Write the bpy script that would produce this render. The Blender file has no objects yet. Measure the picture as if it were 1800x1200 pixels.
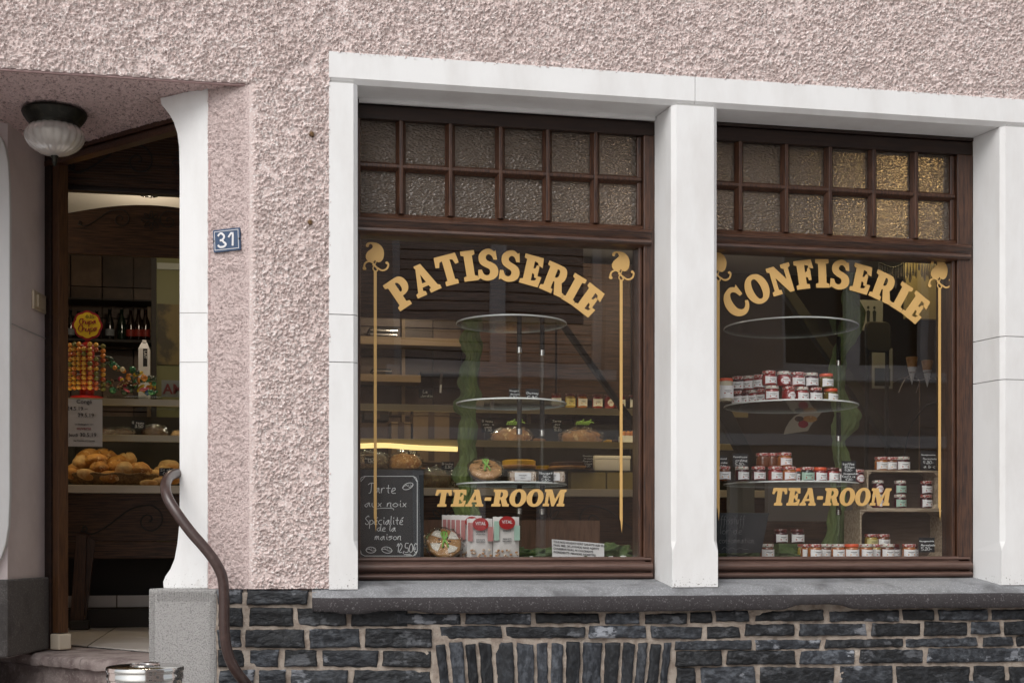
import bpy, bmesh, math, random
import numpy as np
from mathutils import Vector, Matrix, noise as mnoise

sc = bpy.context.scene
col = sc.collection
R = math.radians
random.seed(7)
rng = np.random.default_rng(11)

# ------------------------------------------------------------ camera, sky, sun, exposure
FPX = 2400.0; TH = math.atan(FPX/12100.0); CD = 5.2; CH = 1.5; YH = 957.0
cam_d = bpy.data.cameras.new('camera'); cam = bpy.data.objects.new('camera', cam_d); col.objects.link(cam)
cam.location = (0, -CD, CH); cam.rotation_euler = (R(90), 0, -TH)
cam_d.sensor_width = 36; cam_d.lens = 36*FPX/1800; cam_d.shift_y = (YH-600)/1800; cam_d.clip_start = 0.05; cam_d.clip_end = 500
sc.camera = cam
wd = bpy.data.worlds.new('World'); sc.world = wd; wd.use_nodes = True
wn = wd.node_tree; wn.nodes.clear()
wo = wn.nodes.new('ShaderNodeOutputWorld'); bg = wn.nodes.new('ShaderNodeBackground')
sk = wn.nodes.new('ShaderNodeTexSky'); sk.sky_type = 'NISHITA'; sk.sun_disc = False
SUN_EL, SUN_AZ = 46, 212      # azimuth: degrees clockwise from +Y
sk.sun_elevation = R(SUN_EL); sk.sun_rotation = R(SUN_AZ); sk.dust_density = 3; sk.air_density = 1
hs = wn.nodes.new('ShaderNodeHueSaturation'); hs.inputs['Saturation'].default_value = 0.22
wn.links.new(sk.outputs[0], hs.inputs['Color']); wn.links.new(hs.outputs[0], bg.inputs[0])
wn.links.new(bg.outputs[0], wo.inputs[0]); bg.inputs[1].default_value = 0.15
sl = bpy.data.lights.new('sun', 'SUN'); sl.energy = 1.0; sl.angle = R(42); sl.color = (1, .98, .95)
so = bpy.data.objects.new('sun', sl); col.objects.link(so)
sd = Vector((math.sin(R(SUN_AZ))*math.cos(R(SUN_EL)), math.cos(R(SUN_AZ))*math.cos(R(SUN_EL)), math.sin(R(SUN_EL))))
so.rotation_euler = (-sd).to_track_quat('-Z', 'Y').to_euler(); so.location = (-2, -6, 12)
sc.view_settings.view_transform = 'Standard'; sc.view_settings.look = 'None'
sc.view_settings.exposure = 0.24; sc.view_settings.gamma = 1; sc.view_settings.use_curve_mapping = False
sc.render.engine = 'CYCLES'
cy = sc.cycles; cy.use_denoising = True; cy.max_bounces = 10; cy.transparent_max_bounces = 24
cy.transmission_bounces = 8; cy.diffuse_bounces = 4; cy.glossy_bounces = 4; cy.sample_clamp_indirect = 6
cy.caustics_refractive = True; cy.caustics_reflective = False

# ------------------------------------------------------------ geometry helpers
_s, _c = math.sin(TH), math.cos(TH)
def W(px, py, Y=0.0):
    """real position on the plane y=Y of a point measured in the photograph"""
    u = (px-900)/FPX; v = (YH-py)/FPX; t = (CD+Y)/(_c-_s*u)
    return Vector((t*(_s+_c*u), Y, CH+v*t))
def WZ(px, py, Z):
    u = (px-900)/FPX; v = (YH-py)/FPX; t = (Z-CH)/v
    return Vector((t*(_s+_c*u), t*(_c-_s*u)-CD, Z))
def WL(px, py, A, B):
    """position on the vertical plane through plan points A, B"""
    u = (px-900)/FPX; v = (YH-py)/FPX
    d = Vector((_s+_c*u, _c-_s*u)); a = Vector((A[0], A[1]+CD)); e = Vector((B[0]-A[0], B[1]-A[1]))
    t = (a.x*e.y-a.y*e.x)/(d.x*e.y-d.y*e.x)
    return Vector((t*d.x, t*d.y-CD, CH+v*t))
def mpp(Y, px=900):
    return (CD+Y)/(_c-_s*(px-900)/FPX)/FPX

def link(name, me, parent=None):
    o = bpy.data.objects.new(name, me); col.objects.link(o)
    if parent is not None: o.parent = parent
    return o
def tag(o, label=None, cat=None, group=None, kind=None):
    if label: o['label'] = label
    if cat: o['category'] = cat
    if group: o['group'] = group
    if kind: o['kind'] = kind
    return o
def thing(name, loc, label, cat, group=None, rz=0):
    o = bpy.data.objects.new(name, None); col.objects.link(o); o.empty_display_size = .05
    o.location = loc; o.rotation_euler.z = rz
    return tag(o, label, cat, group)
def copy_tree(o, parent=None):
    c = o.copy(); col.objects.link(c)
    if parent is not None: c.parent = parent
    for ch in list(o.children): copy_tree(ch, c)
    return c
def root_loc(o):
    while o is not None and o.parent is not None: o = o.parent
    return Vector(o.location) if o is not None else Vector((0, 0, 0))

class MB:
    def __init__(s): s.v = []; s.f = []; s.m = []; s.cur = 0
    def add(s, vs, fs):
        b = len(s.v); s.v += [tuple(q) for q in vs]
        for f in fs: s.f.append([b+i for i in f]); s.m.append(s.cur)
        return s
    def box(s, x0, x1, y0, y1, z0, z1):
        return s.add([(x0,y0,z0),(x1,y0,z0),(x1,y1,z0),(x0,y1,z0),(x0,y0,z1),(x1,y0,z1),(x1,y1,z1),(x0,y1,z1)],
            [(0,3,2,1),(4,5,6,7),(0,1,5,4),(1,2,6,5),(2,3,7,6),(3,0,4,7)])
    def slab(s, pts, off):
        """extrude polygon pts (3D) by vector off"""
        n = len(pts); o = Vector(off); P = [Vector(p) for p in pts]
        nrm = Vector((0,0,0))
        for i in range(n): nrm += P[i].cross(P[(i+1) % n])
        fl = nrm.dot(o) > 0
        vs = P+[p+o for p in P]
        a = list(range(n)); b = [i+n for i in range(n)]
        if fl: fs = [a[::-1], b]+[(i, (i+1) % n, (i+1) % n+n, i+n) for i in range(n)]
        else: fs = [a, b[::-1]]+[(i+n, (i+1) % n+n, (i+1) % n, i) for i in range(n)]
        return s.add(vs, fs)
    def obox(s, a, b, w, h, up=(0,0,1)):
        """bar from a to b, width w (sideways) and height h"""
        a = Vector(a); b = Vector(b); d = (b-a).normalized(); u = Vector(up); sd_ = d.cross(u).normalized(); u = sd_.cross(d)
        q = [a+sd_*w/2*i+u*h/2*j for i, j in ((-1,-1),(1,-1),(1,1),(-1,1))]
        return s.slab(q, b-a)
    def tube(s, pts, r, n=8, cap=True, flat=None):
        pts = [Vector(p) for p in pts]; k = len(pts)
        rr = r if isinstance(r, (list, tuple)) else [r]*k
        ref = Vector((0,0,1)); vs = []; up = None
        for i, p in enumerate(pts):
            d = (pts[min(i+1,k-1)]-pts[max(i-1,0)])
            if d.length < 1e-9: d = Vector((0,0,1))
            d.normalize()
            if up is None:
                up = d.orthogonal().normalized()
            up = (up-d*up.dot(d))
            up = up.normalized() if up.length > 1e-6 else d.orthogonal().normalized()
            sdv = d.cross(up)
            for j in range(n):
                a = 2*math.pi*j/n
                vs.append(p+(up*math.cos(a)+sdv*math.sin(a))*rr[i])
        fs = [(i*n+j, i*n+(j+1) % n, (i+1)*n+(j+1) % n, (i+1)*n+j) for i in range(k-1) for j in range(n)]
        if cap: fs += [tuple(range(n))[::-1], tuple((k-1)*n+j for j in range(n))]
        return s.add(vs, fs)
    def lathe(s, prof, c=(0,0,0), n=24, mod=None, sy=1.0):
        cx, cy_, cz = c; vs = []; k = len(prof)
        for i, (r, z) in enumerate(prof):
            for j in range(n):
                a = 2*math.pi*j/n; q = r*(mod(a, i/(k-1)) if mod else 1)
                vs.append((cx+q*math.cos(a), cy_+q*math.sin(a)*sy, cz+z))
        fs = [(i*n+j, i*n+(j+1) % n, (i+1)*n+(j+1) % n, (i+1)*n+j) for i in range(k-1) for j in range(n)]
        fs += [tuple(range(n))[::-1], tuple((k-1)*n+j for j in range(n))]
        return s.add(vs, fs)
    def blob(s, c, rx, ry, rz, amp=.12, fr=2.2, seed=0, n=20, m=12, flatb=True, rot=0):
        vs = []; c = Vector(c); ca, sa = math.cos(rot), math.sin(rot)
        for i in range(m+1):
            ph = math.pi*(i/m)-math.pi/2
            for j in range(n):
                a = 2*math.pi*j/n; d = Vector((math.cos(a)*math.cos(ph), math.sin(a)*math.cos(ph), math.sin(ph)))
                q = 1+amp*mnoise.noise(d*fr+Vector((seed*7.3, seed*3.1, 1)))
                x, y, z = d.x*rx*q, d.y*ry*q, d.z*rz*q
                if flatb and z < -rz*.55: z = -rz*.55
                vs.append((c.x+x*ca-y*sa, c.y+x*sa+y*ca, c.z+z+(rz*.55 if flatb else 0)))
        fs = [(i*n+j, i*n+(j+1) % n, (i+1)*n+(j+1) % n, (i+1)*n+j) for i in range(m) for j in range(n)]
        return s.add(vs, fs)
    def plate(s, x0, x1, y0, y1, z0, z1, r=.01, n=4):
        """vertical plate facing -y with rounded corners"""
        pts = []
        for cx, cz, a0 in ((x1-r, z0+r, -90), (x1-r, z1-r, 0), (x0+r, z1-r, 90), (x0+r, z0+r, 180)):
            for i in range(n+1):
                a = R(a0+90*i/n); pts.append((cx+r*math.cos(a), y0, cz+r*math.sin(a)))
        return s.slab(pts, (0, y1-y0, 0))
    def build(s, name, mats, parent=None, smooth=False, bev=0, seg=2, world=True, sub=0):
        me = bpy.data.meshes.new(name)
        off = root_loc(parent) if (parent is not None and world) else Vector((0,0,0))
        vs = [(a-off.x, b-off.y, c-off.z) for a, b, c in s.v]
        me.from_pydata(vs, [], s.f)
        for m_ in (mats if isinstance(mats, (list, tuple)) else [mats]): me.materials.append(m_)
        if any(s.m): me.polygons.foreach_set('material_index', s.m)
        if smooth: me.polygons.foreach_set('use_smooth', [True]*len(me.polygons))
        me.update()
        o = link(name, me, parent)
        if smooth == 2:
            md = o.modifiers.new('split', 'EDGE_SPLIT'); md.split_angle = R(40)
        if bev:
            md = o.modifiers.new('bevel', 'BEVEL'); md.width = bev; md.segments = seg; md.limit_method = 'ANGLE'; md.angle_limit = R(35)
        return o

def vnoise(shape, cell, seed, asp=1.0):
    """smooth 2D value noise on a grid, cell = lattice size in samples"""
    h, w = shape; r_ = np.random.default_rng(seed)
    gy = int(h/(cell*asp))+4; gx = int(w/cell)+4; g = r_.random((gy, gx))
    y = np.arange(h)/(cell*asp)+.5; x = np.arange(w)/cell+.5
    yi = y.astype(int); xi = x.astype(int); fy = (y-yi)[:, None]; fx = (x-xi)[None, :]
    fy = fy*fy*(3-2*fy); fx = fx*fx*(3-2*fx)
    a = g[np.ix_(yi, xi)]; b = g[np.ix_(yi, xi+1)]; c = g[np.ix_(yi+1, xi)]; d = g[np.ix_(yi+1, xi+1)]
    return (a*(1-fx)+b*fx)*(1-fy)+(c*(1-fx)+d*fx)*fy
def sstep(a, b, x):
    t = np.clip((x-a)/(b-a), 0, 1); return t*t*(3-2*t)

def heightfield(name, P0, U, V, nu, nv, H, mat_, parent, keep=None, N=None, smooth=True):
    """grid mesh from P0 along U and V, displaced by H along N; keep = cell mask"""
    P0 = np.array(P0); U = np.array(U); V = np.array(V)
    N = np.array(N) if N is not None else np.cross(U, V)/np.linalg.norm(np.cross(U, V))
    a = np.linspace(0, 1, nu)[None, :, None]; b = np.linspace(0, 1, nv)[:, None, None]
    co = P0+a*U+b*V+H[:, :, None]*N
    off = root_loc(parent) if parent is not None else Vector((0,0,0))
    co = co.reshape(-1, 3)-np.array(off)
    idx = np.arange(nu*nv).reshape(nv, nu)
    q = np.stack([idx[:-1, :-1], idx[:-1, 1:], idx[1:, 1:], idx[1:, :-1]], -1).reshape(-1, 4)
    if keep is not None: q = q[keep.reshape(-1)]
    used = np.unique(q); rem = np.zeros(nu*nv, int)-1; rem[used] = np.arange(len(used)); q = rem[q]; co = co[used]
    me = bpy.data.meshes.new(name); me.vertices.add(len(co)); me.vertices.foreach_set('co', co.astype(np.float32).ravel())
    n = len(q); me.loops.add(4*n); me.loops.foreach_set('vertex_index', q.astype(np.int32).ravel())
    me.polygons.add(n); me.polygons.foreach_set('loop_start', np.arange(0, 4*n, 4, dtype=np.int32))
    try: me.polygons.foreach_set('loop_total', np.full(n, 4, dtype=np.int32))
    except Exception: pass
    me.polygons.foreach_set('use_smooth', np.full(n, smooth, dtype=bool))
    me.materials.append(mat_); me.update(calc_edges=True); me.validate()
    return link(name, me, parent)

# ------------------------------------------------------------ materials
MATS = {}
def mat(name, color, rough=.6, metal=0, vary=None, bump=None, coat=0, trans=0, ior=1.45, alpha=1, spec=.5, emis=None, sheen=0, stretch=None, island=0, vary2=None, sss=0):
    """vary=(scale, colour2, lo, hi[, detail]); bump=(kind, scale, strength, distance)"""
    m = bpy.data.materials.new(name); m.use_nodes = True; nt = m.node_tree; b = nt.nodes['Principled BSDF']
    I = b.inputs
    I['Base Color'].default_value = (*color, 1); I['Roughness'].default_value = rough; I['Metallic'].default_value = metal
    I['Coat Weight'].default_value = coat; I['Coat Roughness'].default_value = .12
    I['Transmission Weight'].default_value = trans; I['IOR'].default_value = ior; I['Alpha'].default_value = alpha
    I['Specular IOR Level'].default_value = spec
    if sss: I['Subsurface Weight'].default_value = sss; I['Subsurface Scale'].default_value = .01
    if emis: I['Emission Color'].default_value = (*emis[0], 1); I['Emission Strength'].default_value = emis[1]
    tc = nt.nodes.new('ShaderNodeTexCoord'); mp = nt.nodes.new('ShaderNodeMapping'); nt.links.new(tc.outputs['Object'], mp.inputs[0])
    if stretch: mp.inputs['Scale'].default_value = stretch
    cout = None
    def nz(scale, detail=5, vec=None):
        n = nt.nodes.new('ShaderNodeTexNoise'); n.inputs['Scale'].default_value = scale; n.inputs['Detail'].default_value = detail
        n.inputs['Roughness'].default_value = .62
        nt.links.new(vec or mp.outputs[0], n.inputs['Vector']); return n.outputs['Fac']
    def mixc(fac, c1, c2, lo, hi):
        rp = nt.nodes.new('ShaderNodeMapRange'); rp.inputs[1].default_value = lo; rp.inputs[2].default_value = hi; nt.links.new(fac, rp.inputs[0])
        mx = nt.nodes.new('ShaderNodeMix'); mx.data_type = 'RGBA'; nt.links.new(rp.outputs[0], mx.inputs[0])
        if hasattr(c1, 'links'): nt.links.new(c1, mx.inputs[6])
        else: mx.inputs[6].default_value = (*c1, 1)
        mx.inputs[7].default_value = (*c2, 1); return mx.outputs[2]
    if vary: cout = mixc(nz(vary[0], vary[4] if len(vary) > 4 else 5), color, vary[1], vary[2], vary[3])
    if vary2: cout = mixc(nz(vary2[0], vary2[4] if len(vary2) > 4 else 5), cout or color, vary2[1], vary2[2], vary2[3])
    if island:
        g = nt.nodes.new('ShaderNodeNewGeometry'); hv = nt.nodes.new('ShaderNodeHueSaturation')
        mr = nt.nodes.new('ShaderNodeMapRange'); mr.inputs[3].default_value = 1-island; mr.inputs[4].default_value = 1+island*1.6
        pw = nt.nodes.new('ShaderNodeMath'); pw.operation = 'POWER'; pw.inputs[1].default_value = 2.2
        nt.links.new(g.outputs['Random Per Island'], pw.inputs[0]); nt.links.new(pw.outputs[0], mr.inputs[0]); nt.links.new(mr.outputs[0], hv.inputs['Value'])
        if cout: nt.links.new(cout, hv.inputs['Color'])
        else: hv.inputs['Color'].default_value = (*color, 1)
        cout = hv.outputs[0]
    if cout: nt.links.new(cout, I['Base Color'])
    if bump:
        prev = None
        for bm_ in (bump if isinstance(bump, list) else [bump]):
            kind, scale, st, dist = bm_
            if kind == 'noise': h = nz(scale, 6)
            else:
                v = nt.nodes.new('ShaderNodeTexVoronoi'); v.inputs['Scale'].default_value = scale; v.feature = 'SMOOTH_F1' if kind == 'vor' else 'F1'
                nt.links.new(mp.outputs[0], v.inputs['Vector']); h = v.outputs['Distance']
            bp = nt.nodes.new('ShaderNodeBump'); bp.inputs['Strength'].default_value = st; bp.inputs['Distance'].default_value = dist
            nt.links.new(h, bp.inputs['Height'])
            if prev: nt.links.new(prev, bp.inputs['Normal'])
            prev = bp.outputs[0]
        nt.links.new(prev, I['Normal'])
        if coat: nt.links.new(prev, I['Coat Normal'])
    MATS[name] = m
    return m
def clear_glass(name, tint=(.985,.99,.985), ior=1.5, rough=0.0, boost=1.0, wob=0):
    m = bpy.data.materials.new(name); m.use_nodes = True; nt = m.node_tree; nt.nodes.clear()
    o = nt.nodes.new('ShaderNodeOutputMaterial'); mx = nt.nodes.new('ShaderNodeMixShader')
    t = nt.nodes.new('ShaderNodeBsdfTransparent'); t.inputs[0].default_value = (*tint, 1)
    g = nt.nodes.new('ShaderNodeBsdfGlossy'); g.inputs['Roughness'].default_value = rough
    fr = nt.nodes.new('ShaderNodeFresnel'); fr.inputs[0].default_value = ior
    mu = nt.nodes.new('ShaderNodeMath'); mu.operation = 'MULTIPLY'; mu.inputs[1].default_value = boost; mu.use_clamp = True
    ge = nt.nodes.new('ShaderNodeNewGeometry'); mr = nt.nodes.new('ShaderNodeMapRange'); mr.inputs[3].default_value = ior; mr.inputs[4].default_value = 1/ior   # straight-through pane: same reflectance on both faces
    nt.links.new(ge.outputs['Backfacing'], mr.inputs[0]); nt.links.new(mr.outputs[0], fr.inputs[0])
    nt.links.new(fr.outputs[0], mu.inputs[0]); nt.links.new(mu.outputs[0], mx.inputs[0])
    nt.links.new(t.outputs[0], mx.inputs[1]); nt.links.new(g.outputs[0], mx.inputs[2]); nt.links.new(mx.outputs[0], o.inputs[0])
    if wob:
        tc = nt.nodes.new('ShaderNodeTexCoord'); n = nt.nodes.new('ShaderNodeTexNoise'); n.inputs['Scale'].default_value = wob[0]; n.inputs['Detail'].default_value = 2
        bp = nt.nodes.new('ShaderNodeBump'); bp.inputs['Strength'].default_value = wob[1]; bp.inputs['Distance'].default_value = .02
        nt.links.new(tc.outputs['Object'], n.inputs['Vector']); nt.links.new(n.outputs['Fac'], bp.inputs['Height']); nt.links.new(bp.outputs[0], g.inputs['Normal']); nt.links.new(bp.outputs[0], fr.inputs['Normal'])
    return m

M_ST = mat('roughcast_paint', (.68,.56,.53), .9, vary=(95, (.86,.80,.775), .52, .64, 3), vary2=(1.3, (.60,.485,.455), .50, .72, 7), bump=[('noise', 150, .6, .005), ('noise', 420, .4, .002)], spec=.25)
M_ST2 = mat('spray_plaster', (.70,.57,.545), .9, vary=(120, (.42,.31,.295), .50, .66), bump=[('noise', 150, 1, .010)], spec=.2)
M_STF = mat('smooth_pink_render', (.42,.29,.28), .9, bump=('noise', 80, .3, .002))
M_WS = mat('white_painted_stone', (.79,.79,.785), .6, vary=(4, (.67,.655,.64), .45, .78, 9), vary2=(75, (.62,.60,.57), .69, .78, 5), bump=[('noise', 45, .35, .002), ('noise', 300, .25, .001)], spec=.35, stretch=(1.3, 1.3, .45))
M_SOF = mat('brightened_soffit_paint', (.80,.62,.60), .9, vary=(70, (.36,.25,.24), .52, .64), bump=[('noise', 120, 1, .012)], spec=.2)  # wall paint brightened to offset porch shade, pits darkened in the colour
M_REV = mat('mauve_reveal_paint', (.80,.71,.70), .7, vary=(5, (.70,.61,.60), .4, .7, 8), bump=('noise', 50, .2, .001))
M_PLG = mat('grey_plinth_stone', (.135,.125,.12), .9, vary=(150, (.24,.23,.22), .52, .66, 4), vary2=(9, (.085,.078,.075), .5, .75), bump=[('noise', 220, .9, .006)])
def grime(m, z0, z1, lo, hi, scale, colr):
    """spatter dirt of its own shape where rain splashes up from the sill"""
    nt = m.node_tree; b = nt.nodes['Principled BSDF']; src = b.inputs['Base Color'].links[0].from_socket
    tc = nt.nodes.new('ShaderNodeTexCoord'); n = nt.nodes.new('ShaderNodeTexNoise'); n.inputs['Scale'].default_value = scale; n.inputs['Detail'].default_value = 3
    sp = nt.nodes.new('ShaderNodeSeparateXYZ'); nt.links.new(tc.outputs['Object'], n.inputs['Vector']); nt.links.new(tc.outputs['Object'], sp.inputs[0])
    g = nt.nodes.new('ShaderNodeMapRange'); g.inputs[1].default_value = z0; g.inputs[2].default_value = z1; g.inputs[3].default_value = lo; g.inputs[4].default_value = hi
    nt.links.new(sp.outputs['Z'], g.inputs[0]); gt = nt.nodes.new('ShaderNodeMath'); gt.operation = 'SUBTRACT'; nt.links.new(n.outputs['Fac'], gt.inputs[0]); nt.links.new(g.outputs[0], gt.inputs[1])
    mu = nt.nodes.new('ShaderNodeMath'); mu.operation = 'MULTIPLY'; mu.inputs[1].default_value = 9; mu.use_clamp = True; nt.links.new(gt.outputs[0], mu.inputs[0])
    mx = nt.nodes.new('ShaderNodeMix'); mx.data_type = 'RGBA'; nt.links.new(mu.outputs[0], mx.inputs[0]); nt.links.new(src, mx.inputs[6]); mx.inputs[7].default_value = (*colr, 1); nt.links.new(mx.outputs[2], b.inputs['Base Color'])
grime(M_WS, 1.335, 1.50, .58, .90, 130, (.20,.18,.16)); grime(M_WS, 1.335, 1.75, .52, .95, 9, (.60,.58,.55))
M_JO = mat('joint_line', (.42,.41,.40), .9)
M_GR = mat('dark_granite', (.040,.035,.037), .9, vary=(150, (.17,.16,.165), .58, .70, 4), vary2=(9, (.05,.046,.048), .5, .75), bump=[('noise', 260, .6, .003)])
M_GRT = mat('sky_lit_granite_top', (.22,.225,.235), .8, vary=(160, (.36,.365,.375), .5, .64, 4), vary2=(7, (.12,.12,.125), .48, .7, 8), bump=('noise', 240, .4, .002))  # same granite, skylight on the sill top put into a paler colour
M_CB = mat('bush_hammered_concrete', (.40,.39,.38), .95, vary=(180, (.24,.235,.23), .5, .64, 3), bump=[('noise', 190, 1, .008)])
M_SL = mat('slate_blocks', (.013,.015,.019), .42, vary=(30, (.060,.067,.078), .45, .66, 8), vary2=(7, (.17,.18,.20), .57, .61, 9), bump=[('noise', 45, .9, .010), ('noise', 220, .5, .002)], stretch=(1, 1, 1.7), island=.65)
M_SLV = mat('slate_soldier_blocks', (.013,.015,.019), .55, vary=(30, (.05,.056,.066), .45, .66, 8), bump=[('noise', 60, .6, .006), ('noise', 220, .5, .002)], stretch=(1.7, 1, 1), island=.6)
M_MO = mat('mortar', (.38,.325,.275), .95, vary=(26, (.24,.19,.155), .42, .66), vary2=(9, (.50,.44,.38), .55, .75), bump=[('noise', 120, .8, .006)])
WC, WC2 = (.078,.033,.017), (.020,.008,.005)
M_WH = mat('varnished_wood_horizontal', WC, .38, vary=(30, WC2, .40, .66), bump=('noise', 60, .25, .002), coat=.45, stretch=(.35, 5, 5))
M_WV = mat('varnished_wood_vertical', WC, .38, vary=(30, WC2, .40, .66), bump=('noise', 60, .25, .002), coat=.45, stretch=(5, 5, .35))
M_WW = mat('weathered_sill_wood', (.125,.072,.056), .42, vary=(34, (.07,.038,.028), .40, .66), bump=('noise', 60, .3, .002), coat=.35, stretch=(.3, 5, 5))
M_DK = mat('dark_stained_wood', (.018,.010,.008), .45, vary=(20, (.035,.018,.012), .4, .7), stretch=(.4, 4, 4))
M_GL = clear_glass('window_glass', ior=1.66, boost=1.0, wob=(1.2, .05))
M_ACR = clear_glass('acrylic_and_shelf_glass', tint=(.95,.975,.96), ior=1.5, rough=.03)
M_HG = mat('hammered_glass', (.36,.285,.225), .28, trans=.80, ior=1.5, bump=[('vor', 135, 1.0, .008)], stretch=(.62, .3, 1.35))
M_GOLD = mat('gold_vinyl', (.60,.375,.135), .5, vary=(4, (.56,.345,.12), .4, .6))
M_BLK = mat('chalkboard_black', (.013,.016,.020), .5, vary=(5, (.022,.026,.03), .4, .7))
M_CHK = mat('chalk_white', (.82,.84,.84), .9)
M_CHD = mat('faded_chalk', (.16,.155,.16), .9)
M_IRON = mat('brown_handrail_paint', (.052,.030,.026), .33, vary=(35, (.085,.052,.045), .5, .75), bump=('noise', 90, .25, .002), coat=.3)
M_STEEL = mat('polished_steel', (.62,.61,.59), .12, 1, bump=('noise', 5, .06, .01))
M_BRZ = mat('dark_bronze', (.022,.022,.018), .45, .6, vary=(40, (.05,.048,.035), .5, .7))
M_LGL = mat('pressed_lamp_glass', (.74,.71,.67), .08, trans=.50, ior=1.45, spec=.6)
M_CRM = mat('cream_plastic', (.62,.52,.38), .35, coat=.3)
M_PAP = mat('white_paper', (.74,.73,.74), .8)
M_RED = mat('red_plastic', (.42,.02,.02), .3, coat=.4)
M_YEL = mat('yellow_sign', (.85,.60,.03), .4)
M_DRED = mat('dark_red_ink', (.33,.015,.03), .5)
M_INK = mat('black_ink', (.02,.02,.025), .7)
M_TILEF = mat('cream_floor_tile', (.60,.56,.53), .3, vary=(3, (.52,.47,.44), .4, .7), vary2=(40, (.50,.46,.43), .6, .8))
M_GROUT = mat('grey_grout', (.10,.095,.09), .9)
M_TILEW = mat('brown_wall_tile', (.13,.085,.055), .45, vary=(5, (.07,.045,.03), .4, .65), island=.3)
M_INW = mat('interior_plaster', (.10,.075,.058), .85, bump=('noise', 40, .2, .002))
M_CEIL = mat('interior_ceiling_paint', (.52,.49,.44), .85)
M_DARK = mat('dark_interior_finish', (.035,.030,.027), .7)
M_BEAM = mat('beige_shelf_board', (.27,.185,.10), .5, vary=(8, (.22,.15,.08), .4, .7), stretch=(.3, 3, 3))
M_CW = mat('counter_wood', (.105,.050,.026), .5, vary=(26, (.022,.011,.007), .40, .62), bump=('noise', 40, .5, .004), stretch=(.25, 4, 7))
M_CT = mat('cream_counter_top', (.62,.54,.43), .35)
M_BRD = mat('bread_crust', (.50,.25,.065), .5, vary=(14, (.30,.11,.025), .42, .62), vary2=(30, (.70,.50,.25), .56, .66), bump=[('noise', 38, .8, .008), ('noise', 140, .5, .003)], sss=.05)
M_BRP = mat('pale_floury_bread', (.62,.42,.20), .6, vary=(12, (.42,.20,.055), .42, .62), bump=[('noise', 38, .8, .008), ('noise', 140, .5, .003)])
M_CAKE = mat('baked_tart', (.55,.30,.12), .5, vary=(25, (.36,.16,.05), .45, .7), bump=('noise', 50, .4, .004))
M_ICE = mat('white_icing', (.78,.72,.64), .5)
M_CHO = mat('chocolate_brown', (.055,.024,.013), .45, vary=(60, (.14,.07,.035), .5, .7), bump=('noise', 80, .5, .004))
M_YC = mat('yellow_glaze', (.72,.44,.03), .35)
M_WIC = mat('wicker', (.22,.13,.055), .6, vary=(60, (.10,.055,.025), .4, .6), bump=('noise', 90, .6, .004))
M_FILM = clear_glass('cellophane', tint=(.96,.96,.95), ior=1.45, rough=.12, boost=2.2, wob=(38, 1.0))
M_RIB = mat('green_ribbon', (.28,.52,.12), .4)
M_ORG = mat('green_organza', (.25,.33,.13), .6, vary=(3.2, (.27,.32,.08), .52, .7), bump=[('noise', 22, .9, .012), ('noise', 90, .4, .003)], alpha=.88, stretch=(1.6, 1.6, .35), sheen=.3)
M_ORD = mat('dark_green_cloth', (.05,.085,.025), .6, vary=(12, (.10,.15,.045), .45, .7), bump=('noise', 18, .6, .01))
M_PEB = mat('white_pebble', (.72,.72,.72), .6)
M_CRATE = mat('pale_crate_wood', (.52,.42,.31), .7, vary=(20, (.28,.20,.135), .4, .66), bump=('noise', 50, .3, .002), stretch=(.4, 4, 4))
M_CRATI = mat('brown_crate_back', (.15,.105,.08), .7, vary=(20, (.10,.07,.05), .4, .66), stretch=(.4, 4, 4))
M_STEP = mat('worn_step_stone', (.30,.25,.235), .9, vary=(9, (.17,.13,.125), .42, .62), vary2=(60, (.38,.33,.31), .56, .7), bump=[('noise', 30, .7, .012), ('noise', 160, .5, .003)])

# ============================================================ the street and ground
m_asph = mat('grey_cobble_paving', (.38,.37,.36), .9, vary=(60, (.44,.43,.42), .5, .7), bump=('noise', 90, .5, .004))
m_pave = mat('pavement_concrete', (.50,.48,.46), .9, vary=(8, (.34,.33,.32), .4, .7), bump=('noise', 70, .4, .003))
g = MB().box(-60, 60, -60, 60, -.5, -.12).build('ground', m_asph); tag(g, kind='structure')
g = MB().box(-40, 40, -1.9, .35, -.119, 0).build('pavement', m_pave); tag(g, kind='structure')
g = MB().box(-40, 40, -8.0, -6.7, -.119, 0).build('far_pavement', m_pave); tag(g, kind='structure')

# ============================================================ the shop building
B = thing('shop_building', (0, 0, 0), 'pink roughcast shop front with white stone window surround, dark slate plinth and corner entrance', 'building')

def relief(nv, nu, seed, amp=.0088):
    wn_ = np.random.default_rng(seed+20).random((nv, nu))
    n1 = vnoise((nv, nu), 12, seed, .8)*.22+vnoise((nv, nu), 5.3, seed+1, .75)*.20+vnoise((nv, nu), 2.1, seed+2, .85)*.32+.26*wn_
    big = vnoise((nv, nu), 30, seed+3)
    t = sstep(.44+.12*(big-.5), .60+.12*(big-.5), n1)
    n2 = vnoise((nv, nu), 2.6, seed+4); n3 = vnoise((nv, nu), 1.7, seed+6)
    h = amp*(.35*t+.65*t*sstep(.3, .7, n2))+.0022*(n3**1.5)*(.35+t)+.0016*wn_*(.3+t)
    return h
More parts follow.
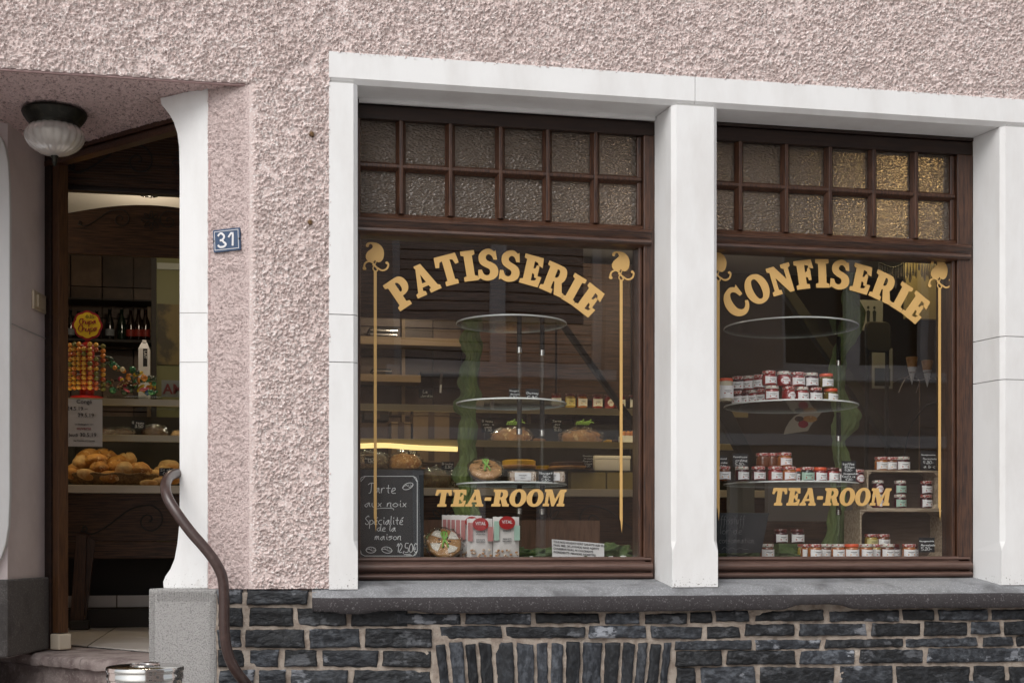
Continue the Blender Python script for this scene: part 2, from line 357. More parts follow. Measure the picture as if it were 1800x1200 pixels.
# roughcast front: 5 mm grid with real relief, openings cut out
X0, X1, Z0, Z1 = -1.25, 3.5, 1.335, 3.85
nu = int((X1-X0)/.0029)+1; nv = int((Z1-Z0)/.0029)+1
H = relief(nv, nu, 31)
xs = np.linspace(X0, X1, nu); XC = float(xs[np.searchsorted(xs, .027)]); zs = np.linspace(Z0, Z1, nv)
cx_, cz_ = np.meshgrid((xs[:-1]+xs[1:])/2, (zs[:-1]+zs[1:])/2)
jag = (vnoise((nv-1, nu-1), 5, 77)-.5)*.008
keep = ~((cx_ > .328+jag) & (cx_ < 3.236) & (cz_ < 3.357+jag)) & ~((cx_ < XC) & (cz_ < 3.222+jag*.3))
H *= np.where(zs[:, None] > 3.225, 1, sstep(0, .03, xs-XC)[None, :])
heightfield('facade_wall', (X0, 0, Z0), (X1-X0, 0, 0), (0, 0, Z1-Z0), nu, nv, H, M_ST, B, keep, N=(0, -1, 0))
# plain outer masses of the house (beyond the photograph, and the body behind the render)
o = MB()
for n_, bx_ in (('left_wall', (-6, -1.25, -.004, .35, 0, 7.5)), ('right_wall', (3.5, 9, -.004, .35, 1.335, 7.5)), ('upper_wall', (-1.25, 3.5, -.004, .35, 3.85, 7.5)), ('lower_right_wall', (3.8, 9, -.004, .35, 0, 1.335))): MB().box(*bx_).build(n_[:-5]+'_wall' if False else 'plain_wall', M_ST, B)
o.box(-1.25, .325, .02, .35, 3.26, 3.85).box(.325, 3.5, .02, .35, 3.37, 3.85).box(3.24, 3.5, .02, .35, 0, 3.37)
o.box(.06, .325, .02, .30, 0, 3.26)
o.box(.325, 3.24, .17, .35, 0, 1.335)
o.build('wall_core', M_STF, B)
MB().box(-6, 9, 0, 8, 7.5, 7.6).build('roof_slab', M_STF, B)
# splayed return wall between the corner and the entrance pillar
C0 = (XC, 0); C1 = (-.122, .078)
L = math.hypot(C1[0]-C0[0], C1[1]-C0[1]); nu2 = int(L/.004); nv2 = int((3.22-1.335)/.004)
H2 = relief(nv2, nu2, 55, .004)
heightfield('splayed_wall', (C1[0], C1[1], 1.335), (C0[0]-C1[0], C0[1]-C1[1], 0), (0, 0, 1.885), nu2, nv2, H2*sstep(1, .82, np.linspace(0, 1, nu2))[None, :], M_ST2, B, N=(-.46, -.888, 0))
MB().slab([(C0[0]+.02, .02, 1.1), (C0[0]+.05, .28, 1.1), (C1[0]+.015, .30, 1.1), (C1[0]+.004, C1[1]+.012, 1.1), (C0[0]-.004, .012, 1.1)], (0, 0, 2.12)).build('splay_core', M_STF, B)
MB().box(.452, 1.658, .150, .1665, 3.231, 3.2465).build('soffit_strip', M_WS, B)
for px_, py_ in ((548, 236), (545, 391)):
    c_ = W(px_, py_, -.01); o = MB().tube([(0, .01, 0), (0, -.006, 0), (0, -.014, -.003)], [.010, .009, .005], 10).build('wall_stud', M_WIC, None, smooth=2, world=False); o.location = c_; tag(o, 'small rusty brown stud in the pink wall, ' + ('higher' if py_ < 300 else 'lower') + ' one left of the window frame', 'stud')
# porch soffit
nus = 330; nvs = 330
Hs = relief(nvs, nus, 91, .005)
DA, DB = (-.848, 1.085), (-.20, .375)      # plan line of the slanted entrance door
sx_, sy_ = np.meshgrid(-1.6+1.65*(np.arange(nus-1)+.5)/(nus-1), 1.3-1.29*(np.arange(nvs-1)+.5)/(nvs-1))
heightfield('porch_soffit', (-1.6, 1.3, 3.222), (1.65, 0, 0), (0, -1.29, 0), nus, nvs, Hs, M_SOF, B, (sy_-DA[1])*(DB[0]-DA[0])-(sx_-DA[0])*(DB[1]-DA[1]) < .014, N=(0, 0, -1))
MB().box(-1.6, .03, .004, .02, 3.215, 3.232).build('soffit_lip', M_STF, B, bev=.002)
MB().slab([(-1.6, .02, 3.232), (.06, .02, 3.232), (.06, .09, 3.232), (DB[0], DB[1], 3.232), (DA[0], DA[1], 3.232), (-1.1, 1.4, 3.232), (-1.6, 1.4, 3.232)], (0, 0, .028)).build('soffit_core', M_STF, B)

# ---- white stone window surround
def loft(secs):
    """secs: list of (z, plan polygon) with equal vertex count"""
    m = MB(); n = len(secs[0][1]); vs = []
    for z, pl in secs: vs += [(x, y, z) for x, y in pl]
    fs = []
    for k in range(len(secs)-1):
        for i in range(n): fs.append((k*n+i, k*n+(i+1) % n, (k+1)*n+(i+1) % n, (k+1)*n+i))
    fs += [tuple(range(n))[::-1], tuple((len(secs)-1)*n+i for i in range(n))]
    return vs, fs
sm = MB(); YF = -.009
def jamb(kind, segs=((1.33, 2.19), (2.19, 2.37), (2.37, 3.247))):
    for a, b_ in segs:
        zz = [a+.0015]
        if a < 1.4: zz += [1.475, 1.515]
        zz += [b_-.0015]
        secs = []
        for z in zz:
            c = 0.0008 if (a < 1.4 and z < 1.5) else .017
            if kind == 'l': pl = [(.325, YF), (.434-c, YF), (.434, YF+c), (.449, .172), (.325, .172)]
            if kind == 'm': pl = [(1.661, .172), (1.678, YF+c), (1.678+c, YF), (1.869-c, YF), (1.869, YF+c), (1.886, .172)]
            if kind == 'r': pl = [(3.086, .172), (3.113, YF+c), (3.113+c, YF), (3.24, YF), (3.24, .172)]
            secs.append((z, pl))
        sm.add(*loft(secs))
jamb('l'); jamb('m', ((1.33, 3.247),)); jamb('r')
c = .018
prof = [(YF, 3.362), (YF, 3.247+c), (YF+c, 3.247), (.172, 3.247), (.172, 3.362)]
for a, b_ in ((.325, 1.772), (1.7745, 3.24)):
    sm.slab([(a, y, z) for y, z in prof], (b_-a, 0, 0))
surr = sm.build('window_surround', M_WS, B, bev=.0025)
for a_, b_ in ((.33, .42), (1.70, 1.85), (3.14, 3.235)): MB().box(a_, b_, .0, .10, 1.34, 3.35).build('joint_filler', M_JO, B)

# ---- granite sill, worn lower edge
n = 900; prof_n = 15
SX0, SX1 = .262, 3.75
vs = []; fs = []
r1 = vnoise((1, n), 48, 5)[0]; r2 = vnoise((1, n), 14, 6)[0]; r3 = vnoise((1, n), 3, 8)[0]
for i in range(n):
    x = SX0+(SX1-SX0)*i/(n-1)
    chip = 0
    for cc, w_, d_ in ((.58, .10, .010), (2.28, .13, .020), (.30, .06, .008)):
        chip += d_*math.exp(-((x-cc)/w_)**6)
    zb = 1.240+.004*(r1[i]-.5)+chip*(.8+.4*r2[i])+.003*(r3[i]-.5); yf = -.062+.004*(r1[i]-.5)+.0025*(r3[i]-.5)+(.03*math.exp(-((x-SX0)/.05)**2))
    zt = 1.302+.002*(r2[i]-.5)
    pr = [(.20, 1.362), (.165, 1.360), (.08, 1.347), (.0, 1.333), (yf+.020, zt+.004), (yf+.007, zt-.001), (yf, zt-.010), (yf-.001, (zt+zb)/2), (yf, zb+.008), (yf+.006, zb+.001), (yf+.02, zb), (.0, zb+.004), (.2, zb)]
    vs += [(x, y, z) for y, z in pr]
k = len(pr)
fs = [(i*k+j, i*k+(j+1) % k, (i+1)*k+(j+1) % k, (i+1)*k+j) for i in range(n-1) for j in range(k)]
fs += [tuple(range(k))[::-1], tuple((n-1)*k+j for j in range(k))]
m = MB(); m.v = vs; m.f = fs; m.m = [0]*len(fs)
for i in range(n-1):
    for j in (0, 1, 2, 3, 4): m.m[i*k+j] = 1
m.build('window_sill', [M_GR, M_GRT], B, smooth=2)

# ---- slate plinth
def slate_block(m, q, d, seed, vert=False):
    """q: 4 corners (x,z) ccw from bottom-left; pillowed, cleft front"""
    (ax, az), (bx, bz), (cx, cz), (dx, dz) = q
    Lx = max(bx-ax, cx-dx); Lz = max(dz-az, cz-bz)
    nx = max(4, int(Lx/.006)); nz_ = max(4, int(Lz/.006)); vs = []
    tilt = random.uniform(-.006, .006); tl2 = random.uniform(-.005, .005)
    for j in range(nz_+1):
        for i in range(nx+1):
            u, v = i/nx, j/nz_
            x = (ax*(1-u)+bx*u)*(1-v)+(dx*(1-u)+cx*u)*v; z = (az*(1-u)+bz*u)*(1-v)+(dz*(1-u)+cz*u)*v
            e = min(u*Lx, (1-u)*Lx, v*Lz, (1-v)*Lz)
            x += .0035*mnoise.noise(Vector((x*35, z*35, seed))); z += .0035*mnoise.noise(Vector((x*35, z*35, seed+9)))
            edge = min(1, e/.008)**.5
            s1 = Vector((x*9, z*26, seed)) if not vert else Vector((x*26, z*9, seed))
            cl = mnoise.noise(s1); cl = round(cl*3)/3*.7+cl*.3; cl += .5*mnoise.noise(s1*3.1)
            y = -.006-d*edge*(1+.55*cl)-(tilt*(u-.5)*2+tl2*(v-.5)*2)*edge
            vs.append((x, min(y, -.003) if e > 0 else .008, z))
    fs = [(j*(nx+1)+i, j*(nx+1)+i+1, (j+1)*(nx+1)+i+1, (j+1)*(nx+1)+i) for j in range(nz_) for i in range(nx)]
    m.add(vs, fs)
sl_h = MB(); sl_v = MB()
def zz_(py, px=900): return W(px, py).z
def row(y0, y1, xs_, slope=0.0):
    """y0 top / y1 bottom px at left; xs_ block boundaries px; slope px per px"""
    for a, b_ in zip(xs_[:-1], xs_[1:]):
        j = lambda: random.uniform(-1.6, 1.6)
        g_ = 2.5
        q = []
        for px, py in ((a+g_+j(), y1+slope*(a-xs_[0])+.8+j()), (b_-g_+j(), y1+slope*(b_-xs_[0])+.8+j()), (b_-g_+j()*2.2, y0+slope*(b_-xs_[0])-.8+j()), (a+g_+j()*2.2, y0+slope*(a-xs_[0])-.8+j())):
            p = W(px, py); q.append((p.x, p.z))
        slate_block(sl_h, q, random.uniform(.007, .016), random.random()*50)
row(1036, 1063, [380, 430, 545])
row(1066, 1101, [380, 433, 520, 612, 720])
row(1104, 1138, [380, 428, 541, 637, 762])
row(1141, 1172, [380, 436, 494, 563, 667, 760])
row(1175, 1206, [380, 450, 505, 616, 762])
row(1076, 1097, [690, 813, 938, 1058, 1128, 1210], -.001)
row(1099, 1122, [770, 886, 1030, 1140, 1237, 1304], -.001)
row(1073, 1094, [1210, 1255, 1320, 1451, 1582, 1646, 1738, 1830], -.007)
row(1095, 1119, [1304, 1398, 1526, 1620, 1700, 1760, 1830], -.008)
row(1125, 1143, [1182, 1322, 1444, 1587, 1720, 1782, 1860], -.013)
row(1143, 1170, [1182, 1270, 1400, 1505, 1624, 1840], -.010)
row(1171, 1206, [1182, 1226, 1330, 1470, 1570, 1704, 1768, 1840], -.004)
# soldier course fanned over the cellar opening
bx = [762, 785, 815, 838, 866, 904, 940, 965, 992, 1022, 1060, 1092, 1118, 1140, 1164, 1182]
for i in range(len(bx)-1):
    a, b_ = bx[i], bx[i+1]; fan = lambda x: (x-970)*.06
    q = []
    for px, py in ((a+1.0-fan(a), 1240), (b_-1.0-fan(b_), 1240), (b_-1.2, 1128+random.uniform(-3, 3)), (a+1.2, 1128+random.uniform(-3, 3))):
        p = W(px, py); q.append((p.x, p.z))
    slate_block(sl_v, q, random.uniform(.008, .016), random.random()*50, True)
# courses below the frame
z = W(900, 1209).z; zb = z
for r_ in range(10):
    x = -.08 if r_ else -.08; zn = z-random.uniform(.075, .10)
    while x < 3.8:
        w_ = random.uniform(.14, .34)
        if not (r_ < 1 and .6 < x+w_/2 < 1.75):
            slate_block(sl_h, [(x+.006, zn+.006), (x+w_-.006, zn+.006), (x+w_-.006, z-.004), (x+.006, z-.004)], .015, random.random()*50)
        x += w_
    z = zn
    if z < .1: break
sl_h.build('slate_plinth', M_SL, B, smooth=True)
sl_v.build('slate_soldier_course', M_SLV, B, smooth=True)
nu3 = 480; nv3 = 180
Hm = .009*vnoise((nv3, nu3), 9, 41)+.006*vnoise((nv3, nu3), 3, 42)+.003*vnoise((nv3, nu3), 1.5, 43)
heightfield('plinth_mortar', (-.095, -.002, .0), (3.9, 0, 0), (0, 0, 1.322), nu3, nv3, Hm*.55, M_MO, B, N=(0, -1, 0))
MB().box(-.094, .06, .012, .30, 0, 1.33).box(.06, .325, .012, .02, 0, 1.33).build('plinth_core', M_MO, B)

# ---- porch pillar with flared head and foot, on a bush-hammered block
PA, PB = (-.120, .075), (-.302, .198)
out = [(365,1034),(287,1034),(286,1022),(290,1012),(299,999),(306,982),(311,955),(314,925),(315,880),(315,600),(315,300),(314,258),(311,235),(305,216),(297,201),(289,191),(283,184),(281,172),(300,168),(330,160),(366,154)]
nrm = Vector((PB[1]-PA[1], -(PB[0]-PA[0]), 0)).normalized()    # points into the porch (away from street)
pts = [WL(x, y, PA, PB) for x, y in out]
pl = MB()
jz = [WL(340, 549, PA, PB).z, WL(340, 636, PA, PB).z]
pl.slab(pts, nrm*.13)
pil = pl.build('porch_pillar', M_WS, B, bev=.004)
for jy in (549.5, 636):
    a = WL(315.5, jy, PA, PB)-nrm*.0004; b_ = WL(364, jy, PA, PB)-nrm*.0004
    MB().obox(a, b_, .0016, .0018).build('stone_joint', M_JO, pil)
m = MB(); a = WL(366.5, 157, PA, PB); b_ = WL(369, 157, PA, PB)
m.slab([(a.x, a.y, 1.34), (b_.x+.002, b_.y, 1.34), (b_.x+.02, b_.y+.04, 1.34), (a.x+.0, a.y+.04, 1.34)], (0, 0, 1.875)).build('pillar_edge_strip', M_STF, B)
BA, BB = (-.093, -.012), (-.345, .150)
bl = MB(); pz = 1.334
nb = Vector((BB[1]-BA[1], -(BB[0]-BA[0]), 0)).normalized()
q = [Vector((BA[0], BA[1], .0)), Vector((BB[0], BB[1], .0)), Vector((BB[0], BB[1], 0))+nb*.24, Vector((BA[0], BA[1], 0))+nb*.20]
bl.slab(q, (0, 0, pz))
blk = bl.build('pillar_base_block', M_CB, B, bev=.006)
# ribbed tooled margins of the block
tm = MB(); e = (Vector((BB[0], BB[1], 0))-Vector((BA[0], BA[1], 0))); Lb = e.length; e.normalize()
zt = pz-.008
for i in range(95):
    z = zt-.01-i*.0085
    for s0 in (.004, Lb-.027):
        a = Vector((BA[0], BA[1], z))+e*s0-nb*.0005; tm.obox(a, a+e*(.020+random.uniform(0, .005)), .004, .0042)
for i in range(int((Lb-.06)/.0075)):
    a = Vector((BA[0], BA[1], zt-.003))+e*(.033+i*.0075)-nb*.0005; tm.obox(a, a-Vector((0, 0, .028+random.uniform(0, .006))), .004, .004, up=tuple(e))
tm.build('tooled_margin', M_CB, blk)

# ---- left pillar, reveal and its granite plinth
RA, RB = Vector((-.935, .645, 0)), Vector((-.847, 1.083, 0))
lp = [(-25,225),(-6,232),(4,245),(10,262),(14,285),(16,320),(17,380),(17,870),(15,925),(10,955),(2,980),(-12,1000),(-25,1008),(-60,1010),(-60,225)]
LA, LB_ = (-.93, .63), (-1.3, .50)
pts = [WL(x, y, LA, LB_) for x, y in lp]
MB().slab(pts, (.004, .03, 0)).build('porch_pillar', M_WS, B, bev=.004)
m = MB(); 
m.slab([(-1.35, .56, 1.04), (RA.x, RA.y+.02, 1.04), (RB.x, RB.y, 1.04), (RB.x-.05, RB.y+.25, 1.04), (-1.4, 1.4, 1.04)], (0, 0, 2.19)).build('porch_reveal', M_REV, B)
MB().obox(RA+Vector((.0035,.0,2.405)), RB+Vector((.0035,.0,2.405)), .003, .003).build('stone_joint', M_JO, B)
zt = WL(40, 1016, (RA.x, RA.y), (RB.x, RB.y)).z
m = MB(); m.slab([(-1.4, .52, 0.6), (RA.x+.005, RA.y-.015, .6), (RB.x+.022, RB.y-.01, .6), (RB.x+.0, RB.y+.1, .6), (-1.4, 1.35, .6)], (0, 0, zt-1.0425))
m.v = [(x_, y_, z_+.4425) for x_, y_, z_ in m.v]; m.build('entrance_plinth', M_PLG, B, bev=.008)

# ---- steps in front of the entrance: worn slabs on stone risers
SF0 = WZ(-40, 1139, 1.04); SF1 = WZ(272, 1166, 1.04); dS = (SF1-SF0).normalized(); nS = Vector((dS.y, -dS.x, 0))   # towards the street
if nS.y > 0: nS = -nS
st = thing('entrance_steps', (SF1.x-.2, SF1.y, 0), 'worn stone entrance steps with uneven slab edges below the tiled floor', 'steps')
zs_ = 1.04
def worn_slab(m, a, b_, dep, z, th, seed):
    a = Vector(a); b_ = Vector(b_); n = 16; k = 6; d = (b_-a)/n; back = -nS*dep
    vs = []
    for i in range(n+1):
        j = lambda s: .006*mnoise.noise(Vector((i*.45, s, seed)))
        p = a+d*i+nS*(2*j(1))
        if i == 0: p += d.normalized()*.004
        if i == n: p -= d.normalized()*.004
        vs += [p+back+Vector((0,0,z-th)), p+back+Vector((0,0,z)), p-nS*.03+Vector((0,0,z+j(2)*.5)), p-nS*.006+Vector((0,0,z-.008+j(3))), p+Vector((0,0,z-.022+j(4))), p-nS*.003+Vector((0,0,z-th+.006+j(5)*1.5)), p-nS*.02+Vector((0,0,z-th))]
    kk = 7
    fs = [(i*kk+j, i*kk+(j+1) % kk, (i+1)*kk+(j+1) % kk, (i+1)*kk+j) for i in range(n) for j in range(kk)]
    fs += [tuple(range(kk))[::-1], tuple(n*kk+j for j in range(kk))]
    m.add(vs, fs)
sA = Vector((SF0.x, SF0.y, 0)); sB = Vector((SF1.x, SF1.y, 0)); LL = (sB-sA).length
for s_i in range(6):
    z = zs_-.17*s_i; off = nS*(.30*s_i); ex = dS*(-.0)
    a0 = sA+off-dS*.5; b0 = sB+off+dS*(.22 if s_i else .0)
    m = MB(); cuts = [0, .30, .56, .72, 1] if s_i % 2 == 0 else [0, .2, .5, .8, 1]
    for c0, c1 in zip(cuts[:-1], cuts[1:]):
        worn_slab(m, a0+(b0-a0)*c0, a0+(b0-a0)*c1, .36 if s_i else .34, z, .052, s_i*9+c0*7)
    m.v = [(x_, y_, z_-.002) for x_, y_, z_ in m.v]
    m.build('step_slab', M_STEP, st, smooth=2)
    m = MB(); p0 = a0-nS*.028; p1 = b0-nS*.028
    m.slab([p0+Vector((0,0,z-.17)), p1+Vector((0,0,z-.17)), p1-nS*.30+Vector((0,0,z-.17)), p0-nS*.30+Vector((0,0,z-.17))], (0, 0, .115))
    m.build('riser', M_STEP, st)

# ============================================================ windows
def xprof(m, prof_, x0, x1): m.slab([(x0, y, z) for y, z in prof_], (x1-x0, 0, 0))
def zl(py): return W(700, py, .19).z
ZH, ZM, ZB, ZG, ZGB, ZF = zl(212), zl(293), zl(376), zl(413), zl(979), 1.358
YG = .215
def muntin_v(m, x, z0, z1, w=.020):
    m.slab([(x-w, .205, z0), (x-.006, .184, z0), (x+.006, .184, z0), (x+w, .205, z0), (x+w, .232, z0), (x-w, .232, z0)][::-1], (0, 0, z1-z0))
def muntin_h(m, z, x0, x1, w=.018):
    xprof(m, [(.205, z-w), (.185, z-.005), (.185, z+.005), (.205, z+w), (.231, z+w), (.231, z-w)], x0, x1)
def make_window(x0, x1, mxs, sx1, label):
    """x0,x1 opening; mxs muntins; sx1 = right edge of the panes"""
    o = MB()
    o.box(x0, x1, .168, .30, ZH+.055, 3.247)
    win = o.build('shop_window', M_DK, B, bev=.003); tag(win, label)
    o = MB()
    o.box(x0, x1, .180, .29, ZH-.002, ZH+.053)
    o.build('head_rail', M_DK, win, bev=.003)
    o = MB(); sL = x0+.014                                # stiles
    for a, b_ in ((x0, sL), (sx1+.006, x1)):
        MB().box(a, b_, .176, .29, ZF, ZH-.003).build('side_stile', M_WV, win, bev=.005, seg=3)
    MB().box(sx1-.012, sx1+.005, .190, .28, ZF+.06, ZG).build('glazing_bead', M_WV, win, bev=.005, seg=3)
    MB().box(sx1-.016, sx1+.005, .196, .28, ZB, ZH-.004).build('glazing_bead', M_WV, win, bev=.005, seg=3)
    # transom, three moulded members
    o = MB(); zt = ZB
    xprof(o, [(.21, zt), (.197, zt), (.186, zt-.012), (.180, zt-.018), (.166, zt-.020), (.158, zt-.028), (.158, zt-.036), (.168, zt-.044), (.172, zt-.060), (.160, zt-.066), (.156, zt-.076), (.166, zt-.086), (.19, zt-.092), (.25, zt-.092), (.25, zt)], x0+.001, x1-.02)
    o.build('transom', M_WH, win, smooth=2)
    # bottom rail: bead, large roll, small roll
    o = MB()
    def roll(zc, rz, yc, ry):
        xprof(o, [(.24, zc-rz)]+[(yc-ry*math.cos(a), zc+rz*math.sin(a)) for a in [R(t) for t in range(-90, 91, 15)]]+[(.24, zc+rz)], x0+.002, x1-.018)
    zb = ZGB
    roll(zb-.009, .0095, .190, .020); roll(zb-.040, .020, .180, .035); roll(zb-.076, .0135, .176, .028)
    o.box(x0+.003, x1-.019, .176, .25, ZF-.002, zb-.0005)
    o.build('bottom_rail', M_WW, win, smooth=2)
    # muntins
    o = MB()
    for x in mxs: muntin_v(o, x, ZB, ZH)
    muntin_h(o, ZM, sL, sx1)
    o.build('muntins', M_WV, win, bev=.0015)
    # twelve panes
    xs_ = [sL]+list(mxs)+[sx1]
    for i in range(6):
        for a, b_ in ((ZB, ZM), (ZM, ZH)):
            MB().box(xs_[i]+.004, xs_[i+1]-.004, .212, .217, a+.002, b_-.002).build('textured_pane', M_HG, win)
    MB().box(sL-.002, sx1-.006, YG, YG+.006, ZGB-.004, ZG+.002).build('glass_pane', M_GL, win)
    return win, sL
mp_l = [W(x, 300, .19).x for x in (705, 792, 880, 963, 1047)]
mp_r = [W(x, 320, .19).x for x in (1301, 1382, 1459, 1536, 1610)]
winL, _ = make_window(.446, 1.6645, mp_l, W(1126, 300, .2).x, 'left shop window lettered PATISSERIE and TEA-ROOM')
winR, _ = make_window(1.8825, 3.0895, mp_r, W(1676, 320, .2).x, 'right shop window lettered CONFISERIE and TEA-ROOM')

# ---- gold lettering
GL = {
'P': (.86, ["0,0 .54,0 .54,.14 .42,.17 .42,.38 s.56,.39 s.72,.45 s.82,.58 s.84,.70 s.81,.84 s.71,.96 s.54,1 0,1 0,.86 .11,.83 .11,.17 0,.14", ".42,.53 .42,.84 s.49,.84 s.54,.78 s.555,.69 s.54,.59 s.49,.53"]),
'A': (.98, ["-.02,0 .37,0 .37,.13 .29,.15 .32,.26 .57,.26 .61,.15 .53,.13 .53,0 .98,0 .98,.13 .90,.16 .62,1 .34,1 .34,.93 .37,.90 .08,.16 -.02,.13", ".37,.39 .53,.39 .45,.68"]),
'T': (.92, [".20,0 .70,0 .70,.14 .60,.17 .60,.83 .71,.80 .77,.64 .91,.66 .87,1 .03,1 -.01,.66 .13,.64 .19,.80 .30,.83 .30,.17 .20,.14"]),
'I': (.54, ["0,0 .54,0 .54,.14 .43,.17 .43,.83 .54,.86 .54,1 0,1 0,.86 .11,.83 .11,.17 0,.14"]),
'S': (.78, [".70,.98 .64,.93 s.54,1.0 s.40,1.03 s.20,.97 s.06,.84 s.03,.67 s.10,.52 s.27,.42 s.41,.36 s.455,.28 s.42,.19 s.34,.15 s.24,.17 s.18,.24 .14,.33 .0,.33 -.01,.0 .07,.05 s.20,-.01 s.37,-.03 s.58,.02 s.73,.14 s.77,.31 s.70,.47 s.54,.57 s.38,.63 s.31,.70 s.33,.79 s.41,.84 s.51,.81 s.58,.72 .60,.66 .74,.66"]),
'E': (.80, ["0,0 .74,0 .80,.36 .65,.36 .58,.2 .42,.17 .42,.42 .50,.40 .53,.29 .64,.29 .64,.71 .53,.71 .50,.60 .42,.58 .42,.83 .56,.80 .62,.65 .77,.67 .73,1 0,1 0,.86 .11,.83 .11,.17 0,.14"]),
'F': (.76, ["0,0 .54,0 .54,.14 .42,.17 .42,.40 .50,.39 .53,.28 .64,.28 .64,.71 .53,.71 .50,.60 .42,.57 .42,.83 .56,.80 .62,.65 .77,.67 .73,1 0,1 0,.86 .11,.83 .11,.17 0,.14"]),
'R': (.94, ["0,0 .51,0 .51,.14 .42,.17 .42,.41 .47,.41 .62,0 .98,0 .98,.14 .89,.16 .75,.46 s.82,.56 s.84,.72 s.80,.87 s.70,.97 s.54,1 0,1 0,.86 .11,.83 .11,.17 0,.14", ".42,.56 .42,.84 s.49,.84 s.54,.79 s.555,.70 s.54,.61 s.49,.56"]),
'C': (.88, [".82,1.0 .73,.94 s.60,1.02 s.45,1.03 s.2,.94 s.04,.74 s-.01,.5 s.04,.25 s.2,.06 s.45,-.03 s.67,.02 s.82,.16 .88,.31 .77,.37 s.70,.25 s.58,.17 s.46,.19 s.35,.31 s.32,.5 s.34,.70 s.43,.84 s.53,.85 s.63,.78 s.68,.66 .70,.60 .84,.60"]),
'O': (.94, ["s.47,1.03 s.22,.96 s.05,.76 s-.01,.5 s.05,.24 s.22,.04 s.47,-.03 s.72,.04 s.89,.24 s.95,.5 s.89,.76 s.72,.96", "s.47,.86 s.56,.82 s.62,.68 s.64,.5 s.62,.32 s.56,.18 s.47,.14 s.38,.18 s.32,.32 s.30,.5 s.32,.68 s.38,.82"]),
'N': (.98, ["0,0 .38,0 .38,.14 .28,.17 .28,.60 .70,-.01 .88,-.01 .88,.83 .98,.86 .98,1 .60,1 .60,.86 .70,.83 .70,.46 .33,1 0,1 0,.86 .10,.83 .10,.17 0,.14"]),
'M': (1.24, ["0,0 .36,0 .36,.14 .27,.17 .27,.68 .50,.0 .64,0 .88,.68 .88,.17 .80,.14 .80,0 1.24,0 1.24,.14 1.15,.17 1.15,.83 1.24,.86 1.24,1 .88,1 .65,.44 .41,1 0,1 0,.86 .10,.83 .10,.17 0,.14"]),
'-': (.40, ["0,.34 .36,.34 .36,.54 0,.54"]),
}
def contour(s):
    raw = []
    for t in s.split():
        sm_ = t[0] == 's'; a, b_ = (t[1:] if sm_ else t).split(','); raw.append((float(a), float(b_), sm_))
    n = len(raw); out_ = []
    for i in range(n):
        p1, p2 = raw[i], raw[(i+1) % n]
        out_.append((p1[0], p1[1]))
        if p1[2] or p2[2]:
            p0 = raw[i-1] if p1[2] else p1; p3 = raw[(i+2) % n] if p2[2] else p2
            for k_ in range(1, 5):
                t = k_/5; t2, t3 = t*t, t*t*t
                out_.append(tuple(.5*((2*p1[d])+(-p0[d]+p2[d])*t+(2*p0[d]-5*p1[d]+4*p2[d]-p3[d])*t2+(-p0[d]+3*p1[d]-3*p2[d]+p3[d])*t3) for d in (0, 1)))
    return out_
def fill2d(contours, ext=.02):
    """triangulated, extruded outline with holes -> verts, faces in (a, b, c)"""
    cu = bpy.data.curves.new('tmp', 'CURVE'); cu.dimensions = '2D'; cu.fill_mode = 'BOTH'; cu.extrude = ext
    for ct in contours:
        sp = cu.splines.new('POLY'); sp.points.add(len(ct)-1); sp.use_cyclic_u = True
        for i, (a, b_) in enumerate(ct): sp.points[i].co = (a, b_, 0, 1)
    return curve_geo(cu)
def curve_geo(cu):
    ob = bpy.data.objects.new('tmp', cu); col.objects.link(ob)
    bpy.context.view_layer.update()
    dg = bpy.context.evaluated_depsgraph_get(); me = bpy.data.meshes.new_from_object(ob.evaluated_get(dg))
    r_ = ([tuple(v.co) for v in me.vertices], [tuple(p.vertices) for p in me.polygons])
    bpy.data.objects.remove(ob); bpy.data.curves.remove(cu); bpy.data.meshes.remove(me)
    return r_
GEO = {k_: fill2d([contour(c_) for c_ in v[1]], .012) for k_, v in GL.items()}
def put_glyph(m, ch, ox, oz, hgt, rot=0, xs=.9, shear=0, y=YG-.0025):
    vs, fs = GEO[ch]; ca, sa = math.cos(rot), math.sin(rot); w = GL[ch][0]
    r_ = []
    for a, b_, c_ in vs:
        a2 = (a-w/2)*xs*hgt+b_*hgt*shear; b2 = b_*hgt
        r_.append((ox+a2*ca-b2*sa, y-c_*.05, oz+a2*sa+b2*ca))
    m.add(r_, fs)
def arc_word(word, cpx, cpy, Rpx, hpx, a0, a1, parent):
    m = MB(); cpt = W(cpx, cpy, YG); s_ = mpp(YG, cpx); kx = (W(cpx+10, cpy-260, YG)-W(cpx-10, cpy-260, YG)).x/20/s_
    Rr = Rpx*s_; h = hpx*s_; tot = sum(GL[c_][0] for c_ in word); sp = .05*tot/len(word)
    ws = [GL[c_][0]+sp for c_ in word]; T = sum(ws); cur = 0
    for c_, w in zip(word, ws):
        f_ = (cur+w/2)/T; cur += w; a = R(a0+(a1-a0)*f_)
        # circle angle a measured from vertical, positive to the left
        put_glyph(m, c_, cpt.x-kx*(Rr+h*.0)*math.sin(a), cpt.z+Rr*math.cos(a), h, a*.95, xs=.86*kx)
    return m.build('lettering', M_GOLD, parent)
arc_word('PATISSERIE', 871, 741, 249, 53, 41.3, -41.8, winL)
arc_word('CONFISERIE', 1455, 738, 232, 50, 43.5, -42.5, winR)
